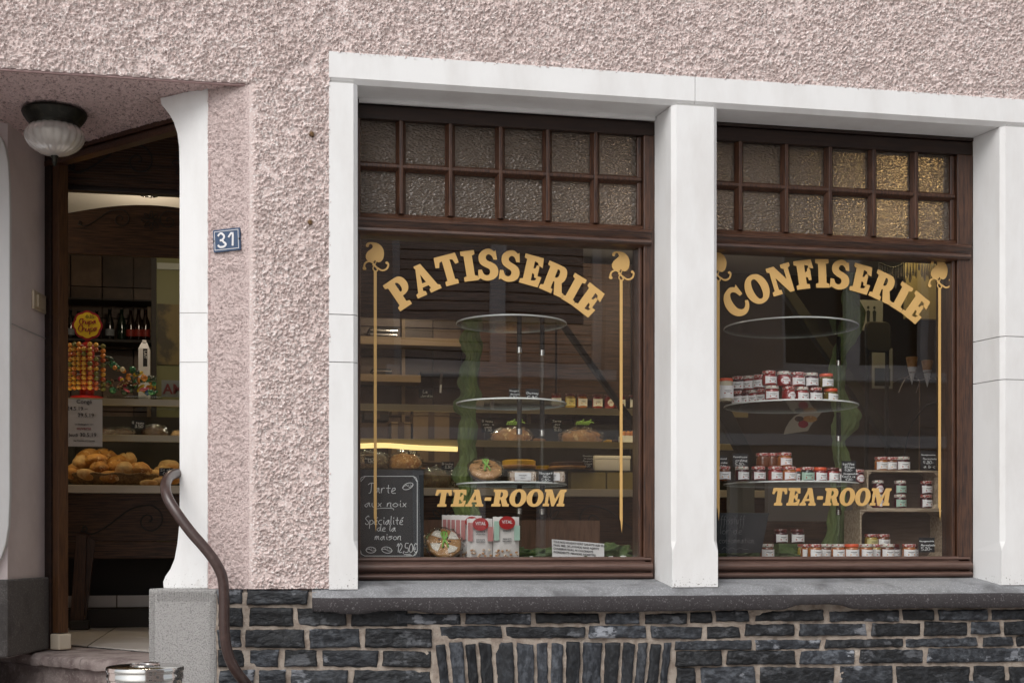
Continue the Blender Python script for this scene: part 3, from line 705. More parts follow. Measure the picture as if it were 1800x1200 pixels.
def line_word(word, p0, p1, hpx, parent, shear=.16):
    a = W(*p0, YG); b_ = W(*p1, YG); s_ = mpp(YG, p0[0]); h = hpx*s_; m = MB(); Wt = sum(GL[c_][0] for c_ in word)+.03*(len(word)-1)
    k_ = ((b_-a).x-shear*h)/(Wt*h); x = a.x
    for c_ in word:
        w = GL[c_][0]; put_glyph(m, c_, x+w/2*h*k_, a.z+(b_.z-a.z)*(x-a.x)/(b_.x-a.x), h, 0, xs=k_, shear=shear); x += (w+.03)*h*k_
    return m.build('lettering', M_GOLD, parent)
line_word('TEA-ROOM', (762, 890), (996, 889), 30, winL)
line_word('TEA-ROOM', (1354, 888), (1567, 888), 31, winR)
SPADE = contour("s.50,.08 .47,.0 s.40,-.02 s.20,.0 s.06,.12 s.03,.30 s.12,.50 s.28,.64 s.38,.75 s.37,.87 s.28,.93 s.20,.87 s.17,.77 s.08,.76 s.04,.83 s.08,.94 s.20,1.01 s.42,1.02 s.68,.96 s.88,.78 s.97,.52 s.94,.22 s.84,.04 s.70,-.03 s.58,.02")
SP_GEO = fill2d([SPADE], .012)
def catm(pts, n=6):
    o_ = []; k_ = len(pts)
    for i in range(k_-1):
        p0, p1, p2, p3 = pts[max(i-1, 0)], pts[i], pts[i+1], pts[min(i+2, k_-1)]
        for j in range(n):
            t = j/n; t2, t3 = t*t, t**3
            o_.append(tuple(.5*(2*p1[d]+(-p0[d]+p2[d])*t+(2*p0[d]-5*p1[d]+4*p2[d]-p3[d])*t2+(-p0[d]+3*p1[d]-3*p2[d]+p3[d])*t3) for d in range(len(p1))))
    o_.append(pts[-1]); return o_
def ornament(px, pyt, pyb, parent):
    s_ = mpp(YG, px); p = W(px, pyt, YG); y = YG-.0025; m = MB()
    vs, fs = SP_GEO; h = 33*s_; w = 34*s_; oz = p.z+17*s_
    m.add([(p.x-.52*w+a*w, y-c_*.05, oz+b_*h) for a, b_, c_ in vs], fs)
    def st_(pts_, r0, r1=None):
        pts_ = catm(pts_, 6); n_ = len(pts_)
        rr = [s_*(r0+(r1-r0)*i/(n_-1)) if r1 is not None else s_*r0 for i in range(n_)]
        b0 = len(m.v); m.tube([(p.x+a*s_, 0, p.z+b_*s_) for a, b_ in pts_], rr, 8)
        for i in range(b0, len(m.v)): v = m.v[i]; m.v[i] = (v[0], y-.0004+v[1]*.12, v[2])
    st_([(-21, 4), (-17, 3.5), (-19.5, 7), (-17, 14), (-9, 17), (-2, 12), (4, 3), (0, 0), (-4, 5), (0, 13), (2, 18)], 1.9, .8)
    st_([(-5, 12), (4, 6), (12, 2), (20, 5), (23, 12), (21, 16), (19, 14)], 1.4, 1.8)
    for cx__, cz__, rr_ in ((-19, 4.5, 3.2), (20.5, 15.5, 2.6)):
        b0 = len(m.v); m.blob((p.x+cx__*s_, y, p.z+cz__*s_-.0), rr_*s_, .0006, rr_*s_, amp=0, flatb=False, n=14, m=8)
    q = W(px, pyb, YG); wv = 2.6*s_
    m.slab([(p.x-wv, y, p.z), (p.x-wv, y, q.z+14*s_), (p.x-wv*.4, y, q.z+10*s_), (p.x+wv*.4, y, q.z-10*s_), (p.x+wv, y, q.z+14*s_-6*s_), (p.x+wv, y, p.z)], (0, -.0008, 0))
    m.build('gold_ornament', M_GOLD, parent)
for px, t, b_, par in ((659.5, 477, 924, winL), (1091.5, 493, 926, winL), (1262, 494, 905, winR), (1651, 507, 905, winR)): ornament(px, t, b_, par)

# ============================================================ entrance door frame
m = MB()
zt = 3.222
df = Vector((DB[0]-DA[0], DB[1]-DA[1], 0)).normalized(); dn = Vector((-df.y, df.x, 0))
def dbar(m, px0, px1, z0, z1, off=0, dep=.05):
    a = WL(px0, 900, DA, DB); b_ = WL(px1, 900, DA, DB); a.z = b_.z = 0
    m.slab([(a.x+dn.x*off, a.y+dn.y*off, z0), (b_.x+dn.x*off, b_.y+dn.y*off, z0), (b_.x+dn.x*(off+dep), b_.y+dn.y*(off+dep), z0), (a.x+dn.x*(off+dep), a.y+dn.y*(off+dep), z0)], (0, 0, z1-z0))
dfm = m; dbar(m, 73, 88, 1.045, 3.20, .0, .045)
dfr = m.build('door_frame', M_DK, B, bev=.003)
m = MB(); dbar(m, 90, 101, 1.115, 3.16, .006, .05); m.build('door_jamb', mat('brown_door_jamb', (.10,.045,.018), .45, vary=(30, (.05,.02,.01), .4, .66), stretch=(5,5,.35), coat=.2), B, bev=.003)
m = MB(); dbar(m, 89, 105, 1.043, 1.112, -.004, .065); m.build('jamb_foot', M_CT, B, bev=.006)
m = MB()
for z0, z1, o0, d_ in ((3.200, 3.2205, .0, .06), (3.184, 3.199, .012, .05), (3.160, 3.183, -.004, .05)):
    dbar(m, 74, 330, z0, z1, o0, d_)
m.build('door_head', M_WH, B, bev=.003)

# ============================================================ the shop room
def st_box(name, args, m_):
    o = MB().box(*args).build(name, m_); return tag(o, kind='structure')
FZ = 1.04
E0 = WZ(76, 1127.5, FZ); E1 = WZ(276, 1144.5, FZ)
def clip(poly):
    """keep the part of a plan polygon on the shop side of the threshold line"""
    s_ = lambda p: (E1.x-E0.x)*(p[1]-E0.y)-(E1.y-E0.y)*(p[0]-E0.x); r_ = []
    for i in range(len(poly)):
        p, q = poly[i-1], poly[i]; a, b_ = s_(p), s_(q)
        if (a >= 0) != (b_ >= 0): t_ = a/(a-b_); r_.append((p[0]+(q[0]-p[0])*t_, p[1]+(q[1]-p[1])*t_))
        if b_ >= 0: r_.append(q)
    return r_
o = MB(); 
tl = .40
import itertools
for i in range(-8, 20):
    for j in range(-3, 12):
        x0 = i*tl*.86; y0 = j*tl+.22
        # floor tiles kept inside the room and the entrance recess
        if y0 < .0:
            continue
        if y0 < 1.1 and x0 > .3: continue
        poly = clip([(x0+.004, y0+.004), (x0+tl*.86-.004, y0+.004), (x0+tl*.86-.004, y0+tl-.004), (x0+.004, y0+tl-.004)])
        if len(poly) > 2: o.slab([(a_, b_, FZ-.012) for a_, b_ in poly], (0, 0, .012))
o = tag(o.build('floor', M_TILEF, bev=.0015), kind='structure')
tag(MB().slab([(a_, b_, FZ-.1) for a_, b_ in clip([(-3.2, .1), (.02, .1), (.02, 4.3), (-3.2, 4.3)])], (0, 0, .096)).build('floor_grout', M_GROUT), kind='structure')
tag(MB().box(.02, 6.2, .36, 4.3, FZ-.1, FZ-.004).build('floor_grout', M_GROUT), kind='structure')
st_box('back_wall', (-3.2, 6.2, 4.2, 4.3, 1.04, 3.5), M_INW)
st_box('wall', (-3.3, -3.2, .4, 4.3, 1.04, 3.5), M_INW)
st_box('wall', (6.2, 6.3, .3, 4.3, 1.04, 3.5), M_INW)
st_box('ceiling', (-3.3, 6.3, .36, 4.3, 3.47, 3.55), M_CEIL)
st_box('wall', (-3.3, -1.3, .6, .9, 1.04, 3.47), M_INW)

# tiles on the back wall
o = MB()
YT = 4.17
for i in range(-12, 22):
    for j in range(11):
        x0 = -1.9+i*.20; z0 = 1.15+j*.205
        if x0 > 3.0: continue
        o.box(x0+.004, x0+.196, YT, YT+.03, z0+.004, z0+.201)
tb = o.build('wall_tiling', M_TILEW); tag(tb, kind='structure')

def lamp_mat(name, c, s): return mat(name, (.9,.85,.7), .4, emis=(c, s))
M_LAMP = lamp_mat('lit_spot', (1,.86,.62), 14)
M_TUBE = lamp_mat('lit_counter_tube', (1,.76,.40), 2.2)
M_AMB = lamp_mat('lit_amber_lamp', (1,.78,.36), 60)

# arched wooden canopies over the counter, carved with scrolls
def spiral(cx, cz, r0, turns, a0, sgn, y, n=40):
    return [(cx+r0*(1-t/n)*math.cos(a0+sgn*turns*2*math.pi*t/n), y, cz+r0*(1-t/n)*math.sin(a0+sgn*turns*2*math.pi*t/n)) for t in range(n)]
def scroll_motif(m, cx, cz, s_, y, flip=1, flower=True):
    """long S-scroll with end spirals, optional eight petal flower"""
    big = spiral(cx, cz, .085*s_, 1.5, R(90), -flip, y)
    tail = catm([(cx-flip*.36*s_, cz-.055*s_), (cx-flip*.30*s_, cz-.075*s_), (cx-flip*.22*s_, cz-.03*s_), (cx-flip*.10*s_, cz+.06*s_), (cx, cz+.085*s_)], 8)
    m.tube([(a, y, b_) for a, b_ in tail]+big, .0045*s_, 6)
    m.tube(spiral(cx-flip*.345*s_, cz-.045*s_, .022*s_, 1.2, R(220), flip, y, 16), .004*s_, 6)
    if flower:
        fx = cx+flip*.26*s_
        for k_ in range(8):
            a = k_*math.pi/4; c_ = Vector((fx+.052*s_*math.cos(a), 0, cz+.052*s_*math.sin(a)))
            pts_ = [(c_.x+.032*s_*math.cos(t)*math.cos(a)-.013*s_*math.sin(t)*math.sin(a), y, c_.z+.032*s_*math.cos(t)*math.sin(a)+.013*s_*math.sin(t)*math.cos(a)) for t in [i*math.pi/5 for i in range(11)]]
            m.tube(pts_, .0035*s_, 5)
CV = thing('carved_canopy', (-.3, 1.25, 3.2), 'dark wooden canopy panel with carved scroll and flower just inside the door', 'canopy')
zb = W(200, 330, 1.25).z
MB().box(-1.9, .25, 1.25, 1.28, zb, 3.469).build('panel', M_CW, CV)
m = MB(); c_ = W(243, 283, 1.240); scroll_motif(m, c_.x, c_.z, .85, 1.241, 1)
m.build('carving', M_DARK, CV)
m = MB()
for k_ in range(22): m.box(-1.9, .25, 1.2445, 1.2495, zb+.003+k_*.0125, zb+.003+k_*.0125+.0095)
m.build('battens', M_CW, CV)
MB().box(-1.9, .25, 1.235, 1.29, zb-.022, zb-.001).build('edge_moulding', M_DK, CV, bev=.003)
CV2 = thing('carved_canopy', (0, 2.5, 3.2), 'arched wooden canopy over the counter with white ceiling above its curved top', 'canopy')
zb2 = W(250, 450, 2.5).z
def arch_panel(x0, x1, zb_, zlo, zhi, y):
    n = 24; pts_ = [(x0, y, zb_), (x1, y, zb_)]
    for i in range(n+1):
        t = 1-i/n; pts_.append((x0+(x1-x0)*t, y, zlo+(zhi-zlo)*math.sin(math.pi*t)))
    return pts_
m = MB(); xa = W(112, 400, 2.5).x; xb = W(420, 400, 2.5).x
m.slab(arch_panel(xa, xb, zb2, W(135, 377, 2.5).z, W(250, 360, 2.5).z, 2.5), (0, .03, 0))
m.box(-3.1, xa-.002, 2.5, 2.53, zb2, 3.46); m.box(xb+.002, 1.95, 2.5, 2.53, W(800, 562, 2.5).z, 3.46)
m.build('panel', M_CW, CV2)
m = MB(); c_ = W(212, 385, 2.495); scroll_motif(m, c_.x, c_.z, .62, 2.497, 1); m.build('carving', M_DARK, CV2); m = MB(); c_ = W(296, 388, 2.495); scroll_motif(m, c_.x, c_.z, .62, 2.497, -1, False)
m.build('carving', M_DARK, CV2)
# recessed ceiling spot
p = WZ(262, 342, 3.47)
LP = thing('ceiling_spot', (p.x, p.y, 3.462), 'small round recessed spotlight, lit, in the white ceiling above the counter', 'lamp')
MB().lathe([(.050, 0), (.050, -.006), (.036, -.008), (.034, 0)], (p.x, p.y, 3.469), 24).build('ring', M_STEEL, LP, smooth=2)
MB().lathe([(.001, -.004), (.016, -.004), (.016, .0), (.001, 0)], (p.x, p.y, 3.468), 18).build('bulb', M_LAMP, LP)

def lamp_light(par, x, y, z, e, c_=(1, .84, .64), r_=.05):
    ld = bpy.data.lights.new('bulb_light', 'POINT'); ld.energy = e; ld.color = c_; ld.shadow_soft_size = r_
    lo_ = bpy.data.objects.new('bulb_light', ld); col.objects.link(lo_); lo_.parent = par; lo_.location = Vector((x, y, z))-root_loc(par)
lamp_light(LP, p.x, p.y, 3.15, 5)
for lx, ly, lbl in ((1.15, 2.95, 'added unseen ceiling light above the counter behind the left window'), (-1.6, 2.1, 'added unseen ceiling light left of the doorway view'), (1.2, 3.4, 'added unseen ceiling light behind the counter'), (2.5, 2.9, 'added unseen ceiling light in the tea room')):  # added lights, out of view, that brighten the shop room
    l2 = copy_tree(LP); l2.location = (lx, ly, 3.462); l2['label'] = lbl
# ============================================================ counter
CTX0, CTX1 = -1.35, 3.15; CY = 2.6
def zc_(py, px=250, Y=CY): return W(px, py, Y).z
CT = thing('display_counter', (1.0, CY, FZ), 'long dark wooden bakery counter with glass display shelves and cream worktop', 'counter')
zt = zc_(853); zb = zc_(867)
MB().box(CTX0, CTX1, CY-.04, CY+.75, zb, zt).build('worktop', M_CT, CT, bev=.004)
z1 = zb-.002; z0 = zc_(950)
MB().box(CTX0, CTX1, CY, CY+.03, z0, z1).build('front_panel', M_CW, CT)
MB().box(CTX0, CTX1, CY-.012, CY+.03, zc_(981), z0-.003).build('lower_rail', M_CW, CT, bev=.004)
MB().box(CTX0, CTX1, CY+.35, CY+.4, FZ+.17, zc_(981)-.002).build('back_board', M_DARK, CT)
for px_, fl_ in ((262, 1), (700, 1), (1040, -1)): m = MB(); c2 = W(px_, 914, CY); scroll_motif(m, c2.x, c2.z, 1.0, CY-.001, fl_); m.build('carving', M_DARK, CT)
o = MB()
for i in range(14): o.box(CTX0+i*.33+.004, CTX0+i*.33+.326, CY+.20, CY+.22, zc_(1070)+.004, zc_(1048))
o.build('toe_tiles', M_TILEF, CT)
MB().box(CTX0, CTX1, CY+.08, CY+.19, FZ+.001, zc_(1071)).build('plinth', M_DARK, CT)
# splayed wooden support leg
m = MB()
a = [W(134, 938, CY-.06), W(152, 940, CY-.06), W(147, 1100, CY-.06), W(122, 1100, CY-.06)]
m.slab([(-.0+q.x, q.y, q.z) for q in a], (0, .05, 0))
a = [W(153, 940, CY-.02), W(168, 950, CY-.02), W(149, 1098, CY-.02), W(147.5, 1100, CY-.02)]
m.slab([(q.x, q.y, q.z) for q in a], (0, .05, 0))
m.build('leg', M_WV, CT, bev=.004)
m = MB(); a = W(122, 1092, CY-.1); m.box(a.x, a.x+.10, CY-.12, CY, FZ+.001, FZ+.05).build('foot', M_DARK, CT, bev=.006)
M_SHF = mat('olive_shelf_front', (.40,.33,.20), .35, coat=.3)
# two shelves with cream fronts and warm tubes beneath
for i, (pt, pb) in enumerate(((701, 713), (764, 776))):
    a, b_ = zc_(pt), zc_(pb)
    MB().box(CTX0, CTX1-.15, CY+.0, CY+.025, b_, a).build('shelf_front', M_SHF, CT, bev=.002)
    MB().box(CTX0, CTX1-.15, CY+.028, CY+.50, a-.012, a-.002).build('glass_shelf', M_ACR, CT)
    MB().box(CTX0+.1, CTX1-.4, CY+.03, CY+.065, b_+.008, b_+.018).build('strip_light', M_TUBE, CT)
for px in (119, 520, 1128):
    x = W(px, 780, CY+.3).x
    MB().box(x-.012, x+.012, CY+.5, CY+.525, zt+.001, zc_(701)).build('upright', M_DARK, CT)
a_ = W(628, 785, CY-.03); b2 = W(804, 789, CY-.03)
MB().tube(catm([(a_.x, CY-.03, a_.z+.004), (a_.x+.16, CY-.03, a_.z+.010), (a_.x+.34, CY-.03, a_.z), (b2.x, CY-.03, b2.z)], 6), .015, 10).build('amber_tube_reflection', lamp_mat('amber_reflection_glow', (1,.74,.26), 1.0), CT, smooth=True)  # reflection of a lit tube, put in as a glowing amber streak
zq = W(900, 827, CY+.2).z
xq = W(596, 800, CY+.2).x
MB().box(xq, CTX1-.15, CY+.05, CY+.48, zq-.008, zq).build('glass_shelf', M_ACR, CT)
for px_ in (600, 860, 1130): x_ = W(px_, 800, CY+.3).x; MB().box(x_-.01, x_+.01, CY+.2, CY+.22, zt+.0005, zq-.0085).build('shelf_foot', M_STEEL, CT)
xa_ = W(1004, 840, CY+.1).x; xb_ = W(1066, 840, CY+.1).x; xc_ = W(1128, 840, CY+.1).x
for q0, q1 in ((xa_, xb_-.004), (xb_+.004, xc_)): MB().box(q0, q1, CY+.1, CY+.18, zt+.001, W(1050, 830, CY+.1).z).build('drawer', mat('olive_drawer', (.36,.29,.13), .5), CT, bev=.003)
xd_ = W(850, 800, CY+.6).x
MB().box(xd_, CTX1, CY+.56, CY+.58, zt+.001, zc_(716)).build('back_panel', M_DARK, CT)
MB().box(CTX0, W(345, 800, CY+.6).x, CY+.56, CY+.58, zt+.001, zc_(716)).build('back_panel', M_DARK, CT)
ZC_1 = zq+.0006
ZC_TOP, ZC_S1, ZC_S2 = zt, zc_(764)-.001, zc_(701)-.001

# ============================================================ shelving on the back wall
YB = 3.95
SH = thing('back_shelving', (0, YB, 1.5), 'dark shelf boards with small wall brackets behind the counter, carrying bottles', 'shelving')
def board(px0, px1, py, th, m_, Y=YB, dep=.22, nm='shelf_board'):
    a = W(px0, py, Y); b_ = W(px1, py, Y); z = W((px0+px1)/2, py, Y).z
    h = th*mpp(Y, px0); MB().box(a.x, b_.x, Y, Y+dep, z-h, z).build(nm, m_, SH, bev=.002)
    return z
ZSB = board(112, 300, 596, 5, M_DARK)
board(112, 300, 545-20, 3, M_DARK)
board(560, 830, 592, 14, M_BEAM); board(900, 976, 598, 14, M_BEAM)
board(560, 740, 657, 13, M_BEAM)
board(740, 985, 655, 4, M_DARK)
for px in (262, 709, 930): 
    a = W(px, 500, YB+.18); MB().box(a.x-.012, a.x+.012, YB+.17, YB+.2, 1.6, 3.1).build('rail', M_BEAM, SH)
# dark cupboards flanking
def dark_box(name, px0, px1, py0, py1, Y, dep, m_, label, cat):
    a = W(px0, py1, Y); b_ = W(px1, py0, Y); o = MB().box(a.x, b_.x, Y, Y+dep, a.z, b_.z).build(name, m_, bev=.004); return tag(o, label, cat)
# low back shelf things seen between counter shelves
CU = thing('wall_cupboard', (1.6, 3.55, 1.9), 'dark brown wall cupboards behind the counter at the right of the left window', 'cupboard')
a = W(842, 700, 3.5); b_ = W(1240, 470, 3.5); wq = (b_.x-a.x)/3
MB().box(a.x, b_.x, 3.52, 3.9, a.z, b_.z).build('carcass', M_DARK, CU)
for k_ in range(3): MB().box(a.x+wq*k_+.006, a.x+wq*(k_+1)-.006, 3.50, 3.518, a.z+.006, b_.z-.006).build('door', M_CW, CU, bev=.004)
for i, (x0_, x1_, y0_, y1_, mt_, lb_) in enumerate(((688,722,742,800,M_BEAM,'brown cardboard carton left of the green swag, behind the counter'),(726,790,728,812,M_BEAM,'larger brown carton left of the green swag, behind the counter'),(640,684,716,738,M_DARK,'dark tray stack at the far left behind the counter'))):
    a = W(x0_, y1_, 3.7); b_ = W(x1_, y0_, 3.7); t = thing('storage_box', ((a.x+b_.x)/2, 3.7, a.z), lb_, 'box'); xm_ = (a.x+b_.x)/2
    MB().box(a.x, b_.x, 3.7, 3.9, a.z, b_.z-.012).build('box', mt_, t, bev=.003); MB().box(a.x-.004, b_.x+.004, 3.695, 3.905, b_.z-.0115, b_.z).build('lid', mt_, t, bev=.003)
    MB().box(xm_-.02, xm_+.02, 3.6935, 3.6945, a.z+.01, b_.z).build('tape', M_TILEW, t)
for i, (x0_, x1_, y_, n_) in enumerate(((862,930,655,5),(880,915,590,4),(650,700,592,5),(655,690,657,3))):
    s0_ = mpp(3.5 if i < 2 else YB, x0_); YY = 3.30 if i < 2 else YB; a = W(x0_, y_, YY); b_ = W(x1_, y_, YY)
    if i < 2: continue
    t = thing('baking_tray_stack', ((a.x+b_.x)/2, YY, a.z), ['','','stack of dark baking trays on the upper beige shelf at the left','stack of dark baking trays on the lower beige shelf at the left'][i], 'trays')
    for k_ in range(n_): MB().box(a.x+.004*(k_ % 2), b_.x-.003*(k_ % 3), YY+.01, YY+.19, a.z+.0006+k_*.014, a.z+.012+k_*.014).build('tray', M_STEEL if k_ % 2 else M_DARK, t, bev=.002)
# green notice cabinet at the right of the door view
NB = thing('drinks_fridge', (W(300, 700, 3.7).x, 3.7, FZ), 'tall fridge with pale green lit header and poster behind the shop counter', 'fridge')
a = W(272, 760, 3.7); b_ = W(420, 452, 3.7)
MB().box(a.x, b_.x, 3.72, 4.15, FZ, b_.z).build('body', mat('fridge_green', (.17,.17,.07), .5), NB, bev=.01)
MB().box(a.x-.02, a.x+.01, 3.69, 3.718, FZ, b_.z).build('edge_trim', M_DARK, NB)
q = W(276, 640, 3.7); q2 = W(330, 535, 3.7)
MB().box(q.x, q2.x, 3.71, 3.718, q.z, q2.z).build('poster', mat('poster_ochre', (.17,.13,.05), .6, vary=(4, (.06,.05,.03), .45, .55)), NB)
q = W(276, 467, 3.7); MB().box(q.x, q.x+.3, 3.70, 3.718, q.z-.02, q.z+.02).build('header', mat('fridge_header', (.36,.38,.33), .4), NB)

# ============================================================ writing helpers
SF = {'a':"46 36 15 04 13 23 35 46 44 53",'b':"09 06 03;05 26 45 44 23 03",'c':"46 26 05 04 23 43",'d':"46 26 05 04 23 34 46;49 46 44 53",'e':"04 35 36 16 04 13 43",'f':"49 38 28 26 23 10;06 46",
'g':"46 26 05 04 23 34 46 43 30 11",'h':"09 06 03;04 26 36 45 43",'i':"16 14 23;17 18",'j':"16 12 00;17 18",'k':"09 06 03;46 04 43",'l':"09 06 04 13",'m':"06 04 03;04 16 26 23;24 36 46 44 53",'n':"06 04 03;04 16 36 35 33 43",
'o':"26 05 04 23 44 45 26",'p':"06 03 00;05 26 45 44 23 03",'q':"46 26 05 04 23 46 40",'r':"06 04 03;04 16 36",'s':"46 16 05 35 34 13 03",'t':"28 24 33;06 46",'u':"06 04 13 23 36;36 34 43",'v':"06 13 36",'w':"06 13 25 33 46",
'x':"06 33;36 03",'y':"06 14 24 36;36 23 00",'z':"06 36 03 33",'é':"04 35 36 16 04 13 43;27 48",'è':"04 35 36 16 04 13 43;28 47",'T':"08 29 59;39 34 23 13",'S':"48 39 18 07 35 44 33 13 04",'C':"48 29 06 14 33 43",'H':"09 03;49 43;06 46",
'N':"03 09 43 49",'M':"03 19 34 49 53",'L':"09 03 43",'A':"03 29 43;15 35",'B':"03 09 39 37 06 35 33 03",'J':"49 44 33 13 04",'G':"48 29 06 14 33 44 46 26",'K':"09 03;49 06 43",'E':"49 09 03 43;06 36",'P':"03 09 39 47 26 06",
'0':"29 07 04 23 44 47 29",'1':"07 29 23",'2':"07 19 38 36 03 43",'3':"09 39 26 44 33 03",'4':"19 05 45;39 33",'5':"49 09 06 36 44 33 03",'8':"29 08 46 33 13 04 37 29",'.':"13 14",',':"14 02",'-':"05 35",'€':"48 29 06 14 33 43;06 36;05 35",'~':"05 16 25 34 45 56"}
def script_geo(m, text, org, ux, uz, h, r_, nrm_=(0, -1, 0), slant=.12, track=1.25, flat=.35):
    """single-stroke handwriting: h = height of 10 units; returns width"""
    ux = Vector(ux); uz = Vector(uz); nn = Vector(nrm_); org = Vector(org); x = 0; k_ = h/10
    for ch in text:
        if ch == ' ': x += 4; continue
        g_ = SF.get(ch)
        if not g_: x += 4; continue
        wmax = 0
        for stroke in g_.split(';'):
            pts_ = [(float(t[0]), float(t[1])) for t in stroke.split()]; wmax = max(wmax, max(a for a, b_ in pts_))
            if len(pts_) > 2: pts_ = catm(pts_, 3)
            m.tube([org+ux*((x+a+(b_-3)*slant)*k_)+uz*((b_-3)*k_)+nn*(r_*.5) for a, b_ in pts_], r_, 5)
        x += wmax*1.0+track
    return x*k_
def script_width(text, h, track=1.25):
    x = 0
    for ch in text:
        g_ = SF.get(ch)
        x += 4 if not g_ else max(float(t[0]) for s_ in g_.split(';') for t in s_.split())+track
    return x*h/10
def print_geo(m, text, org, h, align='LEFT', ux=(1,0,0), uz=(0,0,1), nrm_=(0,-1,0), bold=0, ext=.0006, xs=1.0):
    cu = bpy.data.curves.new('tmp', 'FONT'); cu.body = text; cu.size = h*1.38; cu.align_x = align; cu.offset = bold*h; cu.extrude = ext; cu.resolution_u = 3
    vs, fs = curve_geo(cu); org = Vector(org); ux = Vector(ux); uz = Vector(uz); nn = Vector(nrm_)
    m.add([org+ux*(a*xs)+uz*b_+nn*c_ for a, b_, c_ in vs], fs)

# ============================================================ small things outside
# house number
p0 = W(377, 402, -.02); p1 = W(424, 444, -.02)
t = thing('house_number_plate', ((p0.x+p1.x)/2, -.012, p1.z), 'blue enamel house number plate reading 31 on the pink wall', 'house number')
y0 = 0
q_ = WL(401, 423, C0, C1); cxp = 0; hh = .042; zc = 0; hw = .056
t.location = (q_.x-.46*.008, q_.y-.888*.008, q_.z); t.rotation_euler = (0, R(-2.2), math.atan2(C0[1]-C1[1], C0[0]-C1[0]))
vs0 = MB().plate(cxp-hw, cxp+hw, y0-.004, y0+.006, zc-hh, zc+hh, .004)
vs0.build('plate', mat('blue_enamel', (.022,.055,.125), .35, vary=(20, (.032,.066,.135), .5, .7), coat=.3), t, bev=.001, world=False)
m = MB()
for a in ((cxp-hw+.006, cxp+hw-.006, zc+hh-.0085, zc+hh-.0065), (cxp-hw+.006, cxp+hw-.006, zc-hh+.0065, zc-hh+.0085), (cxp-hw+.006, cxp-hw+.008, zc-hh+.0085, zc+hh-.0085), (cxp+hw-.008, cxp+hw-.006, zc-hh+.0085, zc+hh-.0085)):
    m.box(a[0], a[1], y0-.0052, y0-.0045, a[2], a[3])
m.build('border', M_PAP, t, world=False)
m = MB()
SF['3'] = '08 19 29 38 37 26 16;16 26 35 44 33 13 04'
script_geo(m, '3', (-.036, y0-.0045, -.024), (1,0,0), (0,0,1), .082, .0042, slant=.03); script_geo(m, '1', (.008, y0-.0045, -.024), (1,0,0), (0,0,1), .082, .0042, slant=.03)
m.v = [(a_, (b_-y0+.0045)*.3+y0-.0045, c_) for a_, b_, c_ in m.v]; m.build('digits', M_PAP, t, world=False)
for sx in (-1, 1): MB().blob((cxp+sx*(hw-.004), y0-.004, zc), .0035, .003, .0035, amp=0, flatb=False, n=10, m=6).build('screw', M_BRZ, t, world=False)

# porch lamp
p = WZ(96, 195, 3.215); r_ = 51*(CD+p.y)/FPX/_c*1.0
t = thing('porch_lamp', (p.x, p.y, 3.2), 'round pressed glass ceiling lamp with dark bronze collar under the porch', 'lamp')
prof_ = [(r_*.55, 0), (r_*1.0, -.004), (r_*1.02, -.012), (r_*.97, -.026), (r_*.86, -.045), (r_*.80, -.052), (r_*.79, -.064), (r_*.70, -.066)]
MB().lathe(prof_, (p.x, p.y, 3.214), 48, mod=lambda a, v: 1+.012*math.sin(24*a)*(1 if v < .6 else 0)).build('collar', M_BRZ, t, smooth=2)
prof_ = [(r_*.72, -.060), (r_*.80, -.072), (r_*.88, -.088), (r_*.90, -.104), (r_*.86, -.122), (r_*.76, -.140), (r_*.60, -.156), (r_*.42, -.168), (r_*.22, -.175), (r_*.10, -.178)]
MB().lathe(prof_, (p.x, p.y, 3.214), 120, mod=lambda a, v: 1+.06*abs(math.sin(11*a))**.7*(1-.3*v)).build('glass_bowl', M_LGL, t, smooth=True)
MB().lathe([(r_*.62, -.075), (r_*.66, -.10), (r_*.55, -.13), (r_*.3, -.15), (.002, -.155)], (p.x, p.y, 3.214), 32).build('inner_reflector', mat('lamp_inner_white', (.72,.68,.62), .5), t, smooth=True)
MB().lathe([(.006, -.172), (.014, -.176), (.016, -.182), (.009, -.188), (.011, -.200), (.006, -.212), (.001, -.220)], (p.x, p.y, 3.214), 16).build('finial', M_BRZ, t, smooth=True)

# doorbell switch on the reveal
q = WL(66, 531, (RA.x, RA.y), (RB.x, RB.y)); d_ = (RB-RA).normalized(); nn = Vector((d_.y, -d_.x, 0))
t = thing('light_switch', tuple(q), 'cream rocker switch on the mauve side wall of the entrance', 'switch')
def oplate(w, h, e0, e1):
    mm = MB(); c0 = q+nn*e0
    mm.slab([c0-d_*w/2-Vector((0,0,h/2)), c0+d_*w/2-Vector((0,0,h/2)), c0+d_*w/2+Vector((0,0,h/2)), c0-d_*w/2+Vector((0,0,h/2))], nn*(e1-e0)); return mm
oplate(.150, .080, .0, .012).build('plate', M_CRM, t, bev=.004, seg=3); oplate(.085, .052, .0125, .019).build('rocker', M_CRM, t, bev=.003, seg=3)

# handrail
hp = [(320,832,.20),(308,832,.14),(297,838,.06),(291,852,-.02),(294,872,-.07),(308,897,-.10),(335,934,-.12),(362,965,-.13),(380,990,-.135),(391,1015,-.135),(394,1050,-.135),(394,1090,-.135),(396,1125,-.132),(403,1155,-.125),(416,1180,-.11),(432,1200,-.07),(447,1218,.01)]
pts_ = catm([tuple(W(a, b_, y)) for a, b_, y in hp], 5)
t = thing('handrail', (-.09, -.13, 1.0), 'curved brown painted iron handrail at the right of the entrance', 'handrail')
MB().tube(pts_, .0195, 20).build('rail', M_IRON, t, smooth=2)
m = MB(); e_ = W(320, 832, .20); m.lathe([(.03, 0), (.03, .006), (.001, .006)], (0, 0, 0), 20)
m.v = [(e_.x-.003+c_, e_.y+a, e_.z+b_) for a, b_, c_ in m.v]; m.build('wall_flange', M_IRON, t, smooth=2)

